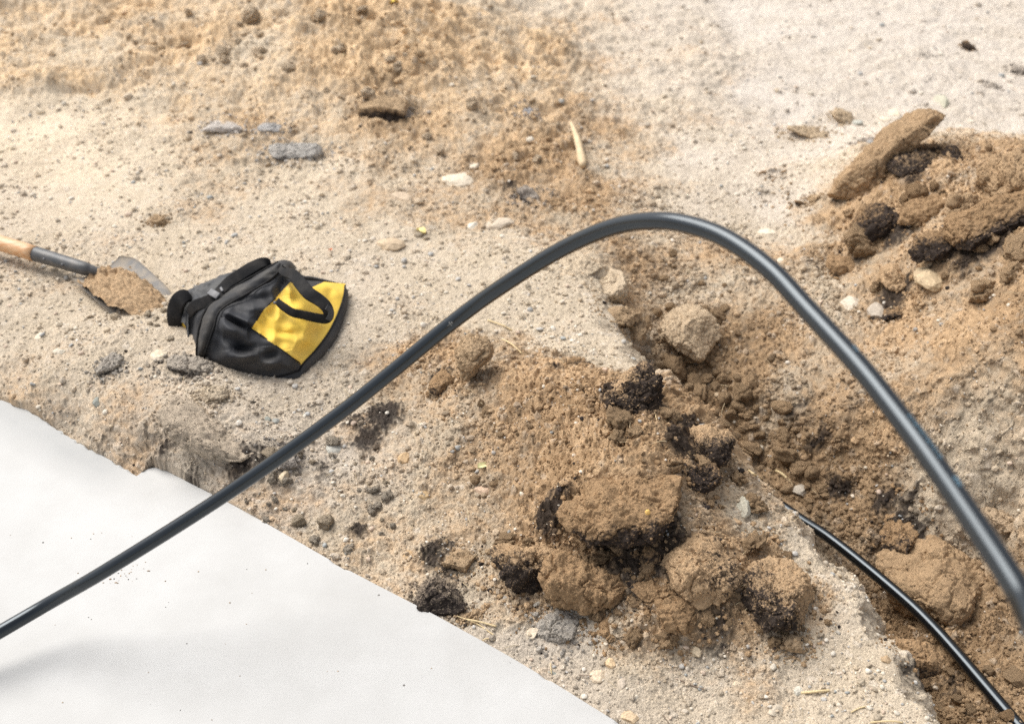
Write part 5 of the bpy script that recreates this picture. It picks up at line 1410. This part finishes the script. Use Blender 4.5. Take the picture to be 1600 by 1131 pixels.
# ------------------------------------------------------------------ uncountable crumbs, gravel and fibres
def build_bits(name, pos, r, col, level, seed, mat, label, zflat=.75):
    rng = np.random.RandomState(seed)
    n = len(pos)
    vs = [rock_shape(level, seed * 10 + i, 3, .2, 2, 1.4)[0] for i in range(10)]
    f = ico(level)[1]; nv = len(vs[0])
    allv = np.empty((n, nv, 3), np.float32)
    which = rng.randint(0, 10, n)
    ax = rng.normal(size=(n, 3)); ax /= np.linalg.norm(ax, axis=1)[:, None]
    for kx in range(10):
        m = np.nonzero(which == kx)[0]
        if not len(m): continue
        ang = rng.uniform(0, 6.28, len(m)); A = ax[m]
        c, s = np.cos(ang), np.sin(ang)
        Km = np.zeros((len(m), 3, 3)); Km[:, 0, 1] = -A[:, 2]; Km[:, 0, 2] = A[:, 1]; Km[:, 1, 0] = A[:, 2]; Km[:, 1, 2] = -A[:, 0]; Km[:, 2, 0] = -A[:, 1]; Km[:, 2, 1] = A[:, 0]
        R = np.eye(3)[None] + s[:, None, None] * Km + (1 - c)[:, None, None] * (Km @ Km)
        v = vs[kx][None] * rng.uniform(.65, 1.3, (len(m), 1, 3))
        v = np.einsum('nij,nkj->nki', R, v) * r[m][:, None, None]
        v[:, :, 2] *= zflat
        allv[m] = v
    allv += pos[:, None]
    C = np.clip(np.repeat(col[:, None], nv, 1).reshape(-1, 3), .012, .85)
    Fs = (f[None] + (np.arange(n) * nv)[:, None, None]).reshape(-1, 3)
    o = obj(name, mesh_np(name, allv.reshape(-1, 3), Fs, C, smooth=level > 1), mat)
    tag(o, label, None, None, "stuff")

def scatter_stuff(name, n, rmin, rmax, power, weight, colf, level, seed, mat, label, zflat=.75, lift=.25):
    rng = np.random.RandomState(seed)
    w = weight[GVIS].astype(np.float64); w /= w.sum()
    idx = GVIS[rng.choice(len(GVIS), n, p=w)]
    pos = GV[idx].copy(); pos[:, :2] += rng.uniform(-.0015, .0015, (n, 2))
    dep = pos[:, 1] * CP - (pos[:, 2] - CAM_H) * SP
    r = rmin * (1 - rng.uniform(0, 1, n) * (1 - (rmin / rmax) ** power)) ** (-1 / power)
    r = r * np.clip(dep / 2.2, .8, 2.0)
    pos[:, 2] += r * lift
    build_bits(name, pos, r, colf(idx, rng), level, seed, mat, label, zflat)

onslab = inside_poly(GV[:, 0], GV[:, 1], SLAB_POLY)
okw = (~onslab).astype(np.float32)
bagm = 1 - np.exp(-(((GV[:, 0] - BAG_XY[0]) ** 2 + (GV[:, 1] - BAG_XY[1]) ** 2) / .17 ** 2) ** 3)
okw *= bagm
clump = sstep(-.25, .5, fbm2(GV[:, 0] * 6, GV[:, 1] * 6, 3, 55))
near = 1 - .6 * sstep(2.8, 4.2, GV[:, 1])
def col_crumb(idx, rng):
    return np.clip(GC[idx] * rng.uniform(.78, 1.22, (len(idx), 1)), .015, .8)
PEB = np.array([(.66,.60,.50),(.60,.52,.42),(.72,.66,.57),(.45,.44,.42),(.34,.35,.35),(.58,.45,.35),(.50,.40,.28),(.27,.30,.31)], np.float32)
def col_peb(idx, rng):
    c = PEB[rng.choice(8, len(idx), p=[.2,.18,.15,.12,.09,.1,.1,.06])]
    return c * rng.uniform(.85, 1.12, (len(idx), 1)) * .8 + GC[idx] * .2
build_bits("soil_crumbs", np.vstack(CRUMB_POS).astype(np.float32), np.concatenate(CRUMB_R), np.vstack(CRUMB_C), 1, 400, MAT_CLOD, "crumbs of soil lying on and around the clods")
scatter_stuff("soil_crumbs", 76000, .0012, .010, 2.1, okw * near * (.22 + GF['raw']) * (.2 + clump) * (1 + 1.6 * GF['k'] * (GV[:, 2] < .03) * (GV[:, 1] < 3.0)), col_crumb, 1, 401, MAT_CLOD, "loose crumbs of soil strewn over the ground")
scatter_stuff("gravel", 6500, .0014, .0068, 2.0, okw * near * (.35 + .8 * (1 - GF['raw'])) * (.15 + clump), col_peb, 2, 402, MAT_STONE, "fine pale gravel scattered over the soil", .7, .3)

def fibres(n, seed):
    rng = np.random.RandomState(seed)
    w = (okw * near * near * (.3 + GF['raw']))[GVIS].astype(float); w /= w.sum()
    idx = GVIS[rng.choice(len(GVIS), n, p=w)]
    Vs, Fs, Cs = [], [], []; off = 0
    for i in idx:
        p = GV[i].astype(float); ang = rng.uniform(0, 6.28); ln = rng.uniform(.006, .03) * (1.4 if rng.uniform() < .2 else 1)
        d = np.array([math.cos(ang), math.sin(ang), rng.uniform(-.1, .5)])
        q = np.array([-d[1], d[0], 0]) * rng.uniform(-.5, .5)
        pts = [p + [0, 0, .001], p + d * ln * .35 + q * ln * .3 + [0, 0, .003], p + d * ln * .7 + q * ln * .2 + [0, 0, .003], p + d * ln + [0, 0, .001]]
        path = catmull(pts, 7)
        v, f = tube_data(path, rng.uniform(.00022, .0006), 4, False)
        Vs.append(v); Fs.append(f + off); off += len(v)
        c = np.array((.62, .50, .32) if rng.uniform() < .7 else (.2, .14, .1)) * rng.uniform(.7, 1.1)
        Cs.append(np.tile(c, (len(v), 1)))
    o = obj("straw_fibres", mesh_np("straw_fibres", np.vstack(Vs), np.vstack(Fs), np.vstack(Cs)), MAT_STRAW)
    tag(o, "fine roots and straw fibres strewn over the soil", None, None, "stuff")
fibres(700, 7)
